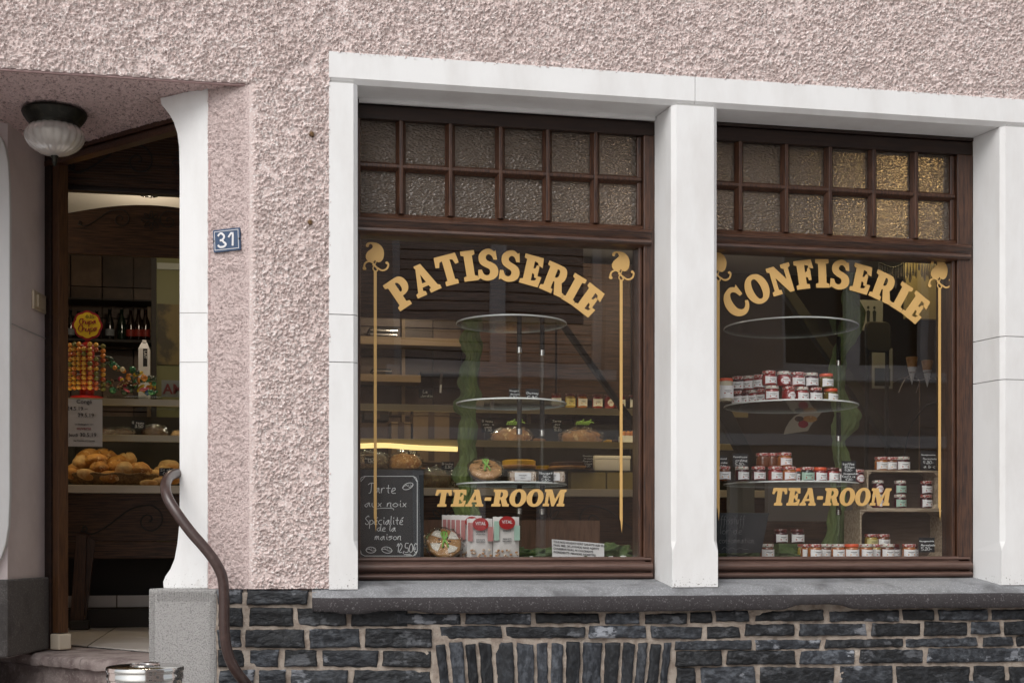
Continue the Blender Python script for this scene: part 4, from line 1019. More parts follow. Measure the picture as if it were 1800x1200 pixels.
# pedal bin, upper half in the picture
bc = W(255, 1170, -.60); br = 67*mpp(-.60, 255)
t = thing('waste_bin', (bc.x, bc.y, .53), 'round polished steel bin with flat lid below the entrance steps', 'bin')
zt = bc.z-.006
MB().lathe([(.001, .531), (br*.93, .531), (br*.95, .54), (br*.95, zt-.05), (br*.955, zt-.045), (br*.955, zt-.03), (br*.92, zt-.028)], (bc.x, bc.y, 0), 64).build('body', M_STEEL, t, smooth=2)
MB().lathe([(br*.965, zt-.036), (br*.985, zt-.034), (br*.985, zt-.022), (br*.97, zt-.018), (br*.97, zt-.010), (br, zt-.008), (br*1.0, zt+.0), (br*.985, zt+.005), (br*.93, zt+.007), (br*.55, zt+.009), (.001, zt+.010)], (bc.x, bc.y, 0), 64).build('lid', M_STEEL, t, smooth=2)
MB().lathe([(br*.38, zt+.0095), (br*.40, zt+.013), (br*.36, zt+.016), (br*.30, zt+.0135), (br*.28, zt+.0095)], (bc.x, bc.y, 0), 40).build('ring_handle', M_STEEL, t, smooth=2)
# broad landing that carries the bin
m = MB(); m.box(bc.x-.6, bc.x+.45, bc.y-.35, -.16, 0, .53)
o = m.build('side_landing', M_STEP, st, bev=.01)

# paper notice in the doorway, hung on the glass side of the counter
Yn = 2.45
a = W(116, 784, Yn); b_ = W(180, 702, Yn)
t = thing('closing_notice', ((a.x+b_.x)/2, Yn, a.z), 'white paper notice reading Congé with holiday dates in the doorway', 'notice')
MB().box(a.x, b_.x, Yn, Yn+.0015, a.z, b_.z).build('sheet', M_PAP, t)
MB().box(a.x+.01, b_.x-.01, Yn+.002, Yn+.012, b_.z-.03, b_.z-.01).build('clip', M_ACR, t)
m = MB(); mr = MB(); s_ = mpp(Yn, 150)
for txt, px, py, hh_, al, mm in (('Congé', 148, 709, 7.2, 'CENTER', m), ('24.5.19 –', 117.5, 720.5, 6.8, 'LEFT', m), ('29.5.19', 151, 732.5, 6.8, 'CENTER', m), ('La boulangerie sera', 148, 746.5, 2.9, 'CENTER', m), ('ouverte', 147.5, 755, 5.6, 'CENTER', mr), ('Jeudi', 121, 766.5, 5.8, 'LEFT', m), ('30.5.19', 140, 767, 7, 'LEFT', m), ('De 7 heures à 11 heures', 148, 775.5, 2.6, 'CENTER', m)):
    q = W(px, py, Yn-.0012); print_geo(mm, txt, q, hh_*s_, al, bold=.004)
m.build('writing', M_INK, t); mr.build('red_writing', M_DRED, t)

# ============================================================ the opposite side of the street (mirrored in the panes)
OP = thing('opposite_house', (1.5, -8.05, 0), 'brown rendered house across the street with pale window frames', 'building')
m_op = mat('opposite_render', (.58,.50,.45), .95, vary=(3, (.46,.40,.36), .4, .7), bump=[('noise', 16, 1, .03)])
m_opf = mat('opposite_frame_paint', (.80,.82,.85), .5); m_ops = mat('opposite_glass', (.03,.035,.04), .08)
def wall_holes(name, x0, x1, z0, z1, y, th, holes, m_, parent):
    xs_ = sorted({x0, x1, *[h[0] for h in holes], *[h[1] for h in holes]}); zs2 = sorted({z0, z1, *[h[2] for h in holes], *[h[3] for h in holes]}); mm = MB()
    for a, b_ in zip(xs_[:-1], xs_[1:]):
        run = None
        for c_, d_ in zip(zs2[:-1], zs2[1:]):
            hit = any(h[0] <= a < h[1] and h[2] <= c_ < h[3] for h in holes)
            if hit:
                if run is not None: mm.box(a, b_, y-th, y, run, c_); run = None
            elif run is None: run = c_
        if run is not None: mm.box(a, b_, y-th, y, run, z1)
    return mm.build(name, m_, parent)
oh = [(1.5,3.7,3.3,5.0), (5.65,7.4,3.35,5.1), (4.25,5.2,.05,2.3), (8.8,10.2,2.5,4.2), (1.7,3.1,.9,2.3)]
wall_holes('wall', .2, 13, -.1, 6.2, -8.05, .3, oh, m_op, OP)
for i, (a, b_, c_, d_) in enumerate(oh):
    wf = MB(); wf.box(a, b_, -8.34, -8.33, c_, d_); w_ = wf.build('window', m_ops, OP)
    f = MB(); y0, y1 = -8.28, -8.2; xm = (a+b_)/2
    f.box(a, a+.09, y0, y1, c_, d_).box(b_-.09, b_, y0, y1, c_, d_).box(a+.091, b_-.091, y0, y1, d_-.09, d_).box(a+.091, b_-.091, y0, y1, c_, c_+.1).box(xm-.08, xm+.08, y0, y1, c_+.101, d_-.091)
    f.build('window_frame', m_opf, w_)
    if i == 0: 
        for k_ in range(16): MB().box(a+.10, b_-.10, -8.27, -8.255, c_+.12+k_*.1, c_+.12+k_*.1+.085).build('shutter_slat', m_op, w_)
    if c_ > 1: MB().box(a-.08, b_+.08, -8.32, -7.93, c_-.10, c_-.001).build('sill', m_opf, w_)
MB().box(.2, 13, -8.049, -7.99, 2.55, 2.67).build('string_course', m_opf, OP)
MB().slab([(.0, -7.8, 6.201), (.0, -12, 7.2), (.0, -12, 6.201)], (13.2, 0, 0)).build('roof', m_asph, OP)

# ============================================================ display decks in the windows
for nm, x0, x1, lb in (('left', .47, 1.655, 'wooden display deck behind the PATISSERIE window with a low brown back board'), ('right', 1.90, 3.08, 'wooden display deck behind the CONFISERIE window with a low dark back board')):
    t = thing('display_deck', ((x0+x1)/2, .6, FZ), lb, 'display deck')
    MB().box(x0, x1, .30, 1.02, ZGB-.030, ZGB-.012).build('deck_board', M_CRATI, t, bev=.002)
    MB().box(x0, x1, 1.021, 1.045, FZ, W(1000, 914, 1.02).z).build('back_board', M_CW if nm == 'right' else mat('brown_back_board', (.17,.085,.05), .6, vary=(20, (.11,.055,.03), .4, .66), stretch=(4, 4, .5)), t)
    MB().box(x0, x1, .30, .32, FZ, ZGB-.031).build('apron', M_DARK, t)
ZD = ZGB-.012
st_box('wall', (1.74, 1.80, .36, 1.9, FZ, 3.47), M_DARK) if False else None

# ============================================================ price tags and boards
def tag_card(px, py, wpx, hpx, Y, lines, label, ink=M_CHK, lean=.0, hk=None, group=None):
    s_ = mpp(Y, px); c_ = W(px, py, Y); w, h = wpx*s_/2, hpx*s_/2
    t = thing('price_tag', (c_.x, Y, c_.z-h), label, 'price tag', group)
    MB().box(c_.x-w, c_.x+w, Y, Y+.002, c_.z-h, c_.z+h).build('card', M_BLK, t)
    m = MB(); n = len(lines); lh = 2*h*.86/n
    for i, ln in enumerate(lines):
        hh_ = min(lh*1.25, lh*1.25); wd_ = script_width(ln, hh_)
        if wd_ > 1.84*w: hh_ *= 1.84*w/wd_
        wd_ = script_width(ln, hh_)
        script_geo(m, ln, (c_.x-wd_/2*(1 if i % 2 == 0 else .8), Y-.0004, c_.z+h*.86-lh*(i+.78)), (1,0,0), (0,0,1), hh_, max(.00085, hh_*.045))
    m.build('chalk_writing', ink, t); return t

# big chalkboard in the left window
Yc = .285; a = W(630, 979, Yc); b_ = W(745, 826, Yc); s_ = mpp(Yc, 690)
t = thing('chalkboard', ((a.x+b_.x)/2, Yc, ZD), 'black chalkboard offering Tarte aux noix for 12,50€ in the left window corner', 'chalkboard')
MB().box(a.x-.01, b_.x, Yc, Yc+.008, ZD+.001, b_.z).build('panel', M_BLK, t, bev=.002)
m = MB()
def bp(px, py): return W(px, py, Yc-.0006)
fr = [(640,836),(733,836)]; q = catm([(633,845),(635,840),(640,836.5)], 3)
outl = [(633,965),(633,845),(635,839),(641,836.5),(726,836.5),(731,839),(733.5,845),(733.5,968),(731,974),(726,976.5),(641,976.5),(635,973),(633,965)]
m.tube([bp(*p) for p in outl], .0013, 5)
m.tube([bp(634, 846), bp(642, 837)], .0011, 5); m.tube([bp(727, 837), bp(733, 846)], .0011, 5); m.tube([bp(727, 976), bp(733.5, 967)], .0011, 5)
m.build('chalk_border', M_CHK, t)
m = MB()
for txt, px, py, h_ in (('Tarte', 646, 866, 29), ('aux noix', 641, 890, 22), ('Spécialité', 642, 921, 25), ('de la', 663, 933, 20), ('maison', 659, 948, 20), ('12,50€', 697, 970, 26)):
    ww = {'Tarte': 52, 'aux noix': 75, 'Spécialité': 68, 'de la': 34, 'maison': 48, '12,50€': 37}[txt]
    hh_ = h_*s_; k_ = ww*s_/script_width(txt, hh_)
    script_geo(m, txt, bp(px, py), (k_, 0, 0), (0, 0, 1), hh_, .0014)
m.tube([bp(*p) for p in catm([(662,893.5),(675,892.5),(690,893),(692,896)], 4)], .0012, 5)
m.tube([bp(*p) for p in ((710,974),(722,973))], .0012, 5); m.tube([bp(*p) for p in ((713,976),(724,975))], .0011, 5)
for cx, cy2, sc_, r0 in ((717, 854, 1.0, -.5), (652, 966, .95, .0), (680, 966, 1.0, .2)):   # little nuts and leaves
    ell = [(cx+9*sc_*math.cos(k_*math.pi/8)*(1 if True else 1), cy2+5.5*sc_*math.sin(k_*math.pi/8)+r0*9*sc_*math.cos(k_*math.pi/8)*.6) for k_ in range(17)]
    m.tube([bp(*p) for p in ell], .0013, 5)
    m.tube([bp(*p) for p in catm([(cx-10*sc_, cy2-r0*6), (cx-3*sc_, cy2-1.5), (cx+3*sc_, cy2+1.5), (cx+10*sc_, cy2+r0*6)], 4)], .001, 5)
    for dx in (-4, 0, 4): m.tube([bp(cx+dx, cy2-3), bp(cx+dx+2, cy2-1.5)], .0009, 4)
m.build('chalk_writing', M_CHK, t)

# faint chalkboard in the right window
Yc = .33; a = W(1250, 970, Yc); b_ = W(1352, 901, Yc); s_ = mpp(Yc, 1300)
t = thing('chalkboard', ((a.x+b_.x)/2, Yc, ZD), 'dark slanted chalkboard with faded writing ending in consommation, right window', 'chalkboard')
q = [W(1246, 972, Yc), W(1338, 971, Yc), W(1352, 901, Yc), W(1246, 901, Yc)]
for q_ in q: q_.z = max(q_.z, ZD+.001)
q[0].x = max(q[0].x, 1.912); q[3].x = max(q[3].x, 1.912)
MB().slab(q, (0, .008, 0)).build('panel', M_BLK, t, bev=.001)
m = MB()
for txt, px, py, h_, ww in (('ffisstuff', 1266, 920, 25, 46), ('lor de', 1266, 938, 21, 42), ('consommation', 1264, 954, 19, 66)):
    hh_ = h_*s_; k_ = ww*s_/script_width(txt, hh_); script_geo(m, txt, W(px, py, Yc-.0006), (k_, 0, 0), (0, 0, 1), hh_, .0010)
m.tube([W(px, py, Yc-.0006) for px, py in catm([(1269,965),(1274,961),(1280,966),(1287,962),(1294,966),(1301,962),(1308,965),(1316,964)], 3)], .0009, 5)
m.build('chalk_writing', M_CHD, t)

# ============================================================ glass display stands
M_EDGE = mat('shelf_edge_glass', (.86,.89,.87), .2, coat=.5)
def disc_stand(px, Y, r_, discs, rods, label, zbase):
    c0 = W(px, 709, Y); t = thing('display_stand', (c0.x, Y, zbase), label, 'display stand'); zs2 = []
    for py in discs:
        z = W(px, py, Y).z; zs2.append(z)
        MB().lathe([(.002, -.006), (r_-.002, -.006), (r_-.002, 0), (.002, 0)], (c0.x, Y, z), 72).build('shelf', M_ACR, t, smooth=2)
        ring = MB(); n = 72; pr = [(r_-.0015, -.0065), (r_+.001, -.0055), (r_+.001, -.0005), (r_-.0015, .0005)]
        vs = []
        for j in range(n):
            a = 2*math.pi*j/n
            for q_, z_ in pr: vs.append((c0.x+q_*math.cos(a), Y+q_*math.sin(a), z+z_))
        ring.add(vs, [(j*4+k_, j*4+(k_+1) % 4, ((j+1) % n)*4+(k_+1) % 4, ((j+1) % n)*4+k_) for j in range(n) for k_ in range(4)]).build('shelf_rim', M_EDGE, t)
    zz = [zbase]+sorted(zs2)
    for rp, ry in rods:
        x = W(rp, 700, ry).x
        for z0, z1 in zip(zz[:-1], zz[1:]):
            zm = z0+(z1-z0)*.62
            MB().lathe([(.0105, z0+.0005), (.0105, zm)], (x, ry, 0), 14).build('rod', M_ACR, t, smooth=2)
            MB().lathe([(.0105, zm+.0005), (.0105, z1-.0065)], (x, ry, 0), 14).build('dark_rod', M_DARK, t, smooth=2)
            MB().lathe([(.0125, zm-.008), (.0125, zm+.016)], (x, ry, 0), 14).build('collar', M_STEEL, t, smooth=2)
            MB().lathe([(.011, z0+.0006), (.011, z0+.008), (.009, z0+.009)], (x, ry, 0), 14).build('clamp', M_STEEL, t, smooth=2)
    return sorted(zs2)
LZ = disc_stand(899, .58, .238, (568, 708.5, 850), ((913, .50), (953, .56)), 'three tier round glass display stand with clear rods behind PATISSERIE window', ZD)
RZ = disc_stand(1390, .62, .300, (575, 713, 849.5), ((1474, .80),), 'three tier round glass display stand stacked with jam jars behind CONFISERIE window', ZD)

def cloth_column(name, path, Y, mat_, label, seed):
    t_pts = catm([(px, py, rr) for px, py, rr in path], 14); n = 72; vs = []
    for i, (px, py, rr) in enumerate(t_pts):
        c_ = W(px, py, Y); rr = rr*mpp(Y, px)
        for j in range(n):
            a = 2*math.pi*j/n; tw = a*3+py*.075+1.6*mnoise.noise(Vector((0, py*.02, seed)))
            q_ = rr*(1+.05*math.sin(tw)+.07*math.sin(a*7-py*.13)+.07*math.sin(a*13+py*.09)+.05*math.sin(a*19-py*.17)+.26*mnoise.noise(Vector((math.cos(a)*1.3, math.sin(a)*1.3, py*.035+seed))))
            vs.append((c_.x+q_*math.cos(a), c_.y+q_*math.sin(a), c_.z))
    k_ = len(t_pts); m = MB()
    m.add(vs, [(i*n+j, i*n+(j+1) % n, (i+1)*n+(j+1) % n, (i+1)*n+j) for i in range(k_-1) for j in range(n)]+[tuple(range(n)), tuple((k_-1)*n+j for j in range(n))[::-1]])
    o = m.build(name, mat_, smooth=True); return tag(o, label, 'cloth')
cloth_column('organza_swag', [(827,566,12),(832,574,9),(826,590,16),(829,612,17),(832,628,11),(826,646,14),(823,672,16),(829,692,17),(820,708,20),(818,722,17),(823,733,12),(823,755,15),(820,780,15),(823,800,14),(818,825,18),(812,842,15),(822,860,14),(816,880,19),(822,905,22)], .92, mat('pale_green_organza', (.27,.34,.10), .6, vary=(2.4, (.16,.22,.08), .48, .6), bump=[('noise', 22, .9, .012), ('noise', 90, .4, .003)], alpha=.8, stretch=(1.6, 1.6, .35)), 'twisted green organza swag behind the left round glass stand', 3)
cloth_column('organza_swag', [(1499,480,8),(1496,520,13),(1500,560,18),(1490,595,16),(1474,625,12),(1471,650,15),(1475,680,9),(1478,700,12),(1488,725,20),(1484,752,21),(1475,775,11),(1478,800,13),(1481,818,11),(1475,850,12),(1471,900,13),(1468,935,14),(1463,966,18)], .98, M_ORG, 'twisted green organza swag behind the right round glass stand', 9)
m = MB()
for px, py, r1, r2 in ((1010,974,70,12), (1075,974,48,14), (940,974,50,10), (905,972,30,12)):
    c_ = W(px, py, .48); m.blob((c_.x, .52, ZD-.008), r1*mpp(.5), .10, r2*mpp(.5)*1.3, amp=.55, fr=4.5, seed=px, n=40, m=20)
tag(m.build('green_cloth', M_ORD, smooth=True), 'crumpled green cloth on the deck of the left window beside pebbles', 'cloth')
m = MB()
for px, py in ((1345,972),(1390,968),(1305,974)):
    c_ = W(px, py, .52); m.blob((c_.x, .60, ZD-.004), .075, .10, .03, amp=.5, fr=4, seed=px, n=36, m=18)
tag(m.build('green_cloth', M_ORD, smooth=True), 'crumpled dark green cloth on the deck beside the faded chalkboard', 'cloth')
for i, (px, s_) in enumerate(((932, 5), (958, 3.5), (981, 4), (1040, 3), (1073, 5), (1082, 4), (1093, 6), (1105, 4))):
    c_ = W(px, 975, .36); r_ = s_*mpp(.36)
    o = MB().blob((0, 0, 0), r_*1.25, r_, r_*.75, amp=.35, fr=3, seed=i, n=14, m=9).build('pebble', M_PEB, None, smooth=True)
    o.location = (c_.x, .34+.012*(i % 3), ZD); tag(o, 'white pebble on the deck at the foot of the left window', 'pebble', 'white pebbles in the left window')

# ============================================================ jam jars
JC = {'red': (.24,.018,.018), 'dark': (.07,.010,.018), 'amber': (.36,.11,.018), 'brown': (.16,.045,.014), 'black': (.012,.012,.012), 'olive': (.16,.11,.02), 'yellow': (.40,.27,.05), 'cream': (.62,.55,.40)}
JM = {k_: mat('jam_'+k_, v, .12, coat=.8, spec=.6) for k_, v in JC.items()}
M_LIDS = {'red': mat('red_patterned_lid', (.36,.03,.02), .35, vary=(130, (.70,.62,.58), .52, .58, 2), coat=.4), 'pale': mat('pale_floral_lid', (.66,.62,.56), .35, vary=(110, (.36,.04,.03), .56, .60, 2), vary2=(95, (.10,.22,.06), .60, .63, 2), coat=.4),
          'dark': mat('dark_lid', (.10,.015,.012), .35, vary=(110, (.4,.3,.28), .6, .66, 2), coat=.4), 'orange': mat('orange_lid', (.75,.10,.03), .4, coat=.3)}
M_LB = {'white': mat('jar_label_white', (.88,.87,.88), .6), 'pink': mat('jar_label_pink_edge', (.55,.24,.23), .6), 'mint': mat('jar_label_mint', (.42,.60,.50), .6), 'blot': mat('fruit_print', (.42,.09,.09), .6), 'peach': mat('peach_print', (.70,.38,.18), .6), 'ylw': mat('jar_label_yellow', (.70,.62,.28), .6)}
def patch(m, r_, a0, a1, zf0, zf1, n=12):
    """curved patch on a jar front (-y), zf(u) gives lower/upper heights"""
    vs = []
    for i in range(n+1):
        u = i/n; a = a0+(a1-a0)*u-math.pi/2; vs += [(r_*math.cos(a), r_*math.sin(a), zf0(u)), (r_*math.cos(a), r_*math.sin(a), zf1(u))]
    m.add(vs, [(2*i, 2*i+2, 2*i+3, 2*i+1) for i in range(n)])
JP = {}; JR = random.Random(21)
def jar_proto(jam, lid, lab, shape='squat', plain=False):
    key = (jam, lid, lab, shape, plain)
    r_, h = {'squat': (.0300, .052), 'tall': (.0285, .066), 'tub': (.033, .085)}[shape]
    root = bpy.data.objects.new('jam_jar', None); root.empty_display_size = .03
    if shape == 'tub': pf = [(r_*.85, 0), (r_*.9, .003), (r_*.9, h)]
    else: pf = [(r_*.80, 0), (r_*.95, .003), (r_, .010), (r_*1.0, h*.35), (r_*.955, h*.55), (r_*.98, h*.78), (r_*.90, h*.90), (r_*.82, h*.95), (r_*.82, h)]
    parts = [('glass_body', MB().lathe(pf, n=24), JM[jam], 2)]
    lp_ = [(r_*.93, h-.002), (r_*.95, h), (r_*.95, h+.009), (r_*.90, h+.011), (.001, h+.0115)] if shape != 'tub' else [(r_*.95, h), (r_*.95, h+.012), (.001, h+.013)]
    parts.append(('lid', MB().lathe(lp_, n=24), M_LIDS[lid], 2))
    if not plain:
        m = MB(); rl = r_*1.012; z0, z1 = h*.10, h*.80
        if lab == 'oval':
            m.cur = 1; patch(m, rl, -.72, .72, lambda u: z0+(z1-z0)*(.5-.5*math.sin(math.pi*min(max(u,.02),.98))**.6), lambda u: z0+(z1-z0)*(.5+.5*math.sin(math.pi*min(max(u,.02),.98))**.6))
            m.cur = 0; patch(m, rl+.0004, -.64, .64, lambda u: z0+.003+(z1-z0-.006)*(.5-.5*math.sin(math.pi*min(max(u,.02),.98))**.6), lambda u: z0+.003+(z1-z0-.006)*(.5+.5*math.sin(math.pi*min(max(u,.02),.98))**.6))
        else:
            cv_ = lambda u: .0035*math.sin(math.pi*u)
            m.cur = 1; patch(m, rl, -1.1, 1.1, lambda u: z0+cv_(u), lambda u: z1-cv_(u))
            m.cur = 0; patch(m, rl+.0004, -1.04, 1.04, lambda u: z0+.002+cv_(u), lambda u: z1-.002-cv_(u))
        zc = (z0+z1)/2; m.cur = 2
        for a in (-.38, .42): patch(m, rl+.0008, a-.11, a+.11, lambda u: zc-.006-.0035*math.sin(math.pi*u), lambda u: zc-.006+.0035*math.sin(math.pi*u), 6)
        m.cur = 3
        patch(m, rl+.0008, -.42, .45, lambda u: zc+.0035, lambda u: zc+.0058, 8); patch(m, rl+.0008, -.18, .25, lambda u: zc-.0020, lambda u: zc-.0006, 6)
        edge = {'white': 'pink', 'plainwhite': 'white', 'mint': 'mint', 'oval': 'pink', 'ylw': 'ylw'}[lab]; face = {'ylw': 'ylw', 'mint': 'mint'}.get(lab, 'white')
        parts.append(('label', m, [M_LB[face], M_LB[edge], M_LB['peach' if jam in ('amber', 'brown', 'olive') else 'blot'], M_LB['blot'] if lab == 'oval' else M_INK], True))
    objs = []
    for nm, mb, mt, sm_ in parts:
        o = mb.build(nm, mt, None, smooth=sm_, world=False); col.objects.unlink(o); objs.append(o)
    JP[key] = (root, objs); return JP[key]
def jar(px, Y, z, jam, lid, lab, label, shape='squat', rz=0, plain=False, group='jam jars in the right window', x=None):
    key = (jam, lid, lab, shape, plain); root, objs = JP.get(key) or jar_proto(*key)
    r = root.copy(); r.name = 'jam_jar'; col.objects.link(r)
    X = W(px, 800, Y).x if x is None else x
    r.location = (X, Y, z); r.rotation_euler.z = R(rz+JR.uniform(-9, 9)); sj = JR.uniform(.975, 1.03); r.scale = (1.06*sj, 1.06*sj, 1.02)
    for o in objs: c = o.copy(); col.objects.link(c); c.parent = r
    return tag(r, label, 'jam jar', group)
OD = ['first','second','third','fourth','fifth','sixth','seventh','eighth','ninth','tenth','eleventh','twelfth']
zt1, zt2 = RZ[1]+.0006, RZ[0]+.0006
# top shelf (middle glass disc)
jar(1275, .50, zt1, 'cream', 'orange', 'plainwhite', 'tall cream coloured jar with an orange lid on the middle glass tier', 'tub', rz=5)
lo = [(1299,.66,'dark','red','plainwhite',-50),(1313,.64,'dark','dark','plainwhite',-50),(1327,.61,'red','pale','plainwhite',-50),(1342,.57,'red','red','plainwhite',-48),(1356.5,.44,'red','pale','white',0),(1386,.45,'red','red','oval',12),(1409,.46,'red','pale','white',5),(1433,.47,'dark','red','plainwhite',3),(1460,.49,'olive','orange','plainwhite',14)]
for i, (px, Y, j_, l_, lb, rz) in enumerate(lo):
    jar(px, Y, zt1, j_, l_, lb, f'{ {"dark":"dark red","red":"red","olive":"olive green"}[j_]} jam jar, {OD[i]} from the left in the lower middle tier row', rz=rz)
up = [(1299,.66,'dark','red','plainwhite',-40),(1318,.63,'red','pale','plainwhite',-42),(1336,.58,'red','red','plainwhite',-46),(1352,.445,'red','red','white',0),(1378,.455,'red','pale','oval',0),(1402,.465,'red','red','white',4),(1425.5,.475,'dark','pale','plainwhite',2),(1452,.49,'olive','orange','plainwhite',14)]
for i, (px, Y, j_, l_, lb, rz) in enumerate(up):
    jar(px, Y, zt1+.0655, j_, l_, lb, f'{ {"dark":"dark red","red":"red","olive":"olive green"}[j_]} jam jar, {OD[i]} from the left in the upper middle tier row', rz=rz)
# lower disc
lo2 = [(1272,.47,'brown','red','plainwhite',0),(1304,.47,'dark','pale','plainwhite',8),(1333,.45,'dark','red','white',0),(1362,.44,'red','red','white',6),(1387,.44,'amber','red','white',0),(1401,.56,'black','orange','plainwhite',10),(1419,.46,'black','red','mint',0),(1441,.47,'red','orange','plainwhite',6),(1463,.48,'red','dark','plainwhite',8),(1480,.56,'dark','red','white',10),(1507,.57,'dark','red','oval',12)]
for i, (px, Y, j_, l_, lb, rz) in enumerate(lo2):
    if W(px, 800, Y).x > W(1390, 800, .62).x+.27: Y = .60
    jar(px, Y, zt2, j_, l_, lb, f'{ {"dark":"dark red","red":"red","amber":"amber","brown":"brown","black":"black"}[j_]} jam jar, {OD[i]} from the left on the lowest glass tier', rz=rz)
for i, (px, pl_, rz) in enumerate(((1341,True,0),(1357,True,0),(1379,False,6))):
    jar(px, .50 if i == 2 else .55, zt2+.0655, 'brown' if pl_ else 'amber', 'red', 'white', ['brown unlabelled jar, left one standing on the lowest tier row', 'brown unlabelled jar, right one standing on the lowest tier row', 'amber jam jar with white label standing on top of the lowest tier row'][i], plain=pl_, rz=rz)
tag_card(1272, 812, 13, 24, .47+.01, ['mond', 'crème', '5.80-'], 'black price tag reading mond crème 5.80, leftmost above the lowest tier jars').location.z += 0
tag_card(1301.5, 809, 28, 24, .49, ['Haselnuss', 'crème', '5.80-'], 'black price tag reading Haselnuss crème 5.80 above the lowest tier jars')
tag_card(1492, 829, 27, 38, .43, ['kaffee', 'Birnen', '4.80-', 'Hausgemacht', 'Konfitüre', '4.80-'], 'black leaning price tag with six chalk lines, right end of the lowest glass tier')

# ---- crates
def crate(px0, px1, py0, py1, Y0, dep, label, zb):
    a = W(px0, py1, Y0); b_ = W(px1, py0, Y0); x0, x1, z0, z1 = a.x, b_.x, zb, b_.z
    t = thing('wooden_crate', ((x0+x1)/2, Y0, z0), label, 'crate'); th = .008
    MB().box(x0, x1, Y0, Y0+dep, z0, z0+th).build('bottom_board', M_CRATE, t, bev=.001)
    MB().box(x0, x1, Y0, Y0+dep, z1-th, z1).build('top_board', M_CRATE, t, bev=.001)
    for xa, xb in ((x0, x0+th), (x1-th, x1)):
        MB().box(xa, xb, Y0+.001, Y0+dep, z0+th+.0005, z1-th-.0005).build('side_board', M_CRATE, t, bev=.001)
    MB().box(x0+th, x1-th, Y0+dep-.008, Y0+dep-.001, z0+th+.001, z1-th-.001).build('back_board', M_CRATI, t)
    for sx, xx in ((1, x0+th), (-1, x1-th)):
        for sz, zz in ((1, z0+th), (-1, z1-th)):
            MB().slab([(xx+sx*.0005, Y0+.004, zz+sz*.0005), (xx+sx*.020, Y0+.004, zz+sz*.0005), (xx+sx*.0005, Y0+.004, zz+sz*.020)], (0, dep-.02, 0)).build('corner_block', M_CRATE, t)
    return x0, x1, z0+th, z1
YC = .60
lz1 = W(1600, 896, YC).z
crate(1512, 1668, 896, 970, YC, .17, 'lower brown wooden crate lying on its side in the right window corner', ZD+.0005)
ux0, ux1, uzb, uzt = crate(1524, 1652, 827, 893, YC, .15, 'upper pale wooden crate holding labelled jars, on the lower crate', lz1+.0006)
for i, (px, jm, ld, lb) in enumerate(((1549,'amber','red','plainwhite'),(1567,'brown','red','plainwhite'),(1587,'dark','pale','plainwhite'))):
    jar(px, .68-.03*(i == 2), uzt+.0006, jm, ld, lb, f'{ {"amber":"amber","brown":"brown","dark":"dark red"}[jm]} jam jar, {["left","middle","right"][i]} one of three on top of the upper crate', rz=[0,0,0][i])
tag_card(1632, 809, 29, 34, .66, ['Hausgemachte', 'Marmelade', '4.80-', 'a b c'], 'grey price tag reading Hausgemachte Marmelade 4.80 standing on the upper crate')
hz = (uzt-uzb)
kk = (hz-.010)/2/.0637; kk = min(kk, .0637/.0637)
for i, (px, jm, ld, lb, nm) in enumerate(((1543,'dark','pale','oval','pink labelled'),(1582,'dark','pale','mint','mint labelled'),(1628,'dark','red','plainwhite','white labelled'))):
    for lv in (0, 1):
        o = jar(px, .645, uzb+.0006+lv*(.0637*kk+.0004), jm, ld, lb, f'{nm} jam jar inside the upper crate, {["lower","upper"][lv]} one of its pair', rz=5)
        o.scale = (kk*.95, kk*.95, kk)
lj = [(1531,.66,'yellow','red','ylw','yellow labelled jar standing at the back left inside the lower crate',.038,0),(1552,.68,'brown','red','plainwhite','brown jar beside the yellow one inside the lower crate',.036,0)]
MB_ = MB().box(W(1520,900,.68).x, W(1566,900,.68).x, .635, .72, ZD+.012, ZD+.046)
tag(MB_.build('display_block', M_DARK, bev=.003), 'dark block raising two jars inside the lower crate', 'block')
for px, Y, jm, ld, lb, nm, dz, rz in lj: jar(px, .675, ZD+.0466, jm, ld, lb, nm)
fj = [(1420,.44,'amber','red'),(1432,.37,'amber','red'),(1451,.45,'brown','pale'),(1473,.37,'amber','pale'),(1492,.42,'brown','red'),(1497,.35,'amber','orange'),(1522,.37,'amber','pale'),(1540,.44,'yellow','red'),(1560,.37,'brown','pale'),(1570,.46,'dark','dark'),(1598,.37,'amber','red'),(1601,.46,'dark','dark'),(1414,.52,'yellow','red')]
for i, (px, Y, jm, ld) in enumerate(sorted(fj)):
    jar(px, Y, ZD+.0006-.030+.0, jm, ld, 'plainwhite', f'{ {"amber":"amber","brown":"brown","yellow":"yellow","dark":"dark red"}[jm]} jam jar, {OD[i] if i < 12 else "last"} from the left along the right window bottom') if False else jar(px, Y, ZD+.0006, jm, ld, 'plainwhite', f'{ {"amber":"amber","brown":"brown","yellow":"yellow","dark":"dark red"}[jm]} jam jar, {OD[i] if i < 12 else "last"} from the left along the right window bottom').location.xyz
tag_card(1629, 957, 30, 26, .34, ['Hausgemachte', 'Marmelade', '5.20-'], 'grey price tag reading Hausgemachte Marmelade 5.20 at the bottom frame')
o = MB().box(W(1360,960,.62).x, W(1414,960,.62).x, .56, .70, ZD, W(1380,955,.56).z).build('display_block', M_ORD, bev=.006, smooth=False)
tag(o, 'green cloth covered block carrying two pale labelled jars', 'block')
zq = W(1380,955,.56).z+.0006
jar(1372, .60, zq, 'dark', 'dark', 'plainwhite', 'left of two pale labelled jars on the green block', group='jam jars in the right window'); jar(1401, .60, zq, 'dark', 'dark', 'plainwhite', 'right of two pale labelled jars on the green block')
jar(1348, .50, ZD+.0006, 'brown', 'pale', 'plainwhite', 'brown jar half hidden behind the slanted faded chalkboard')

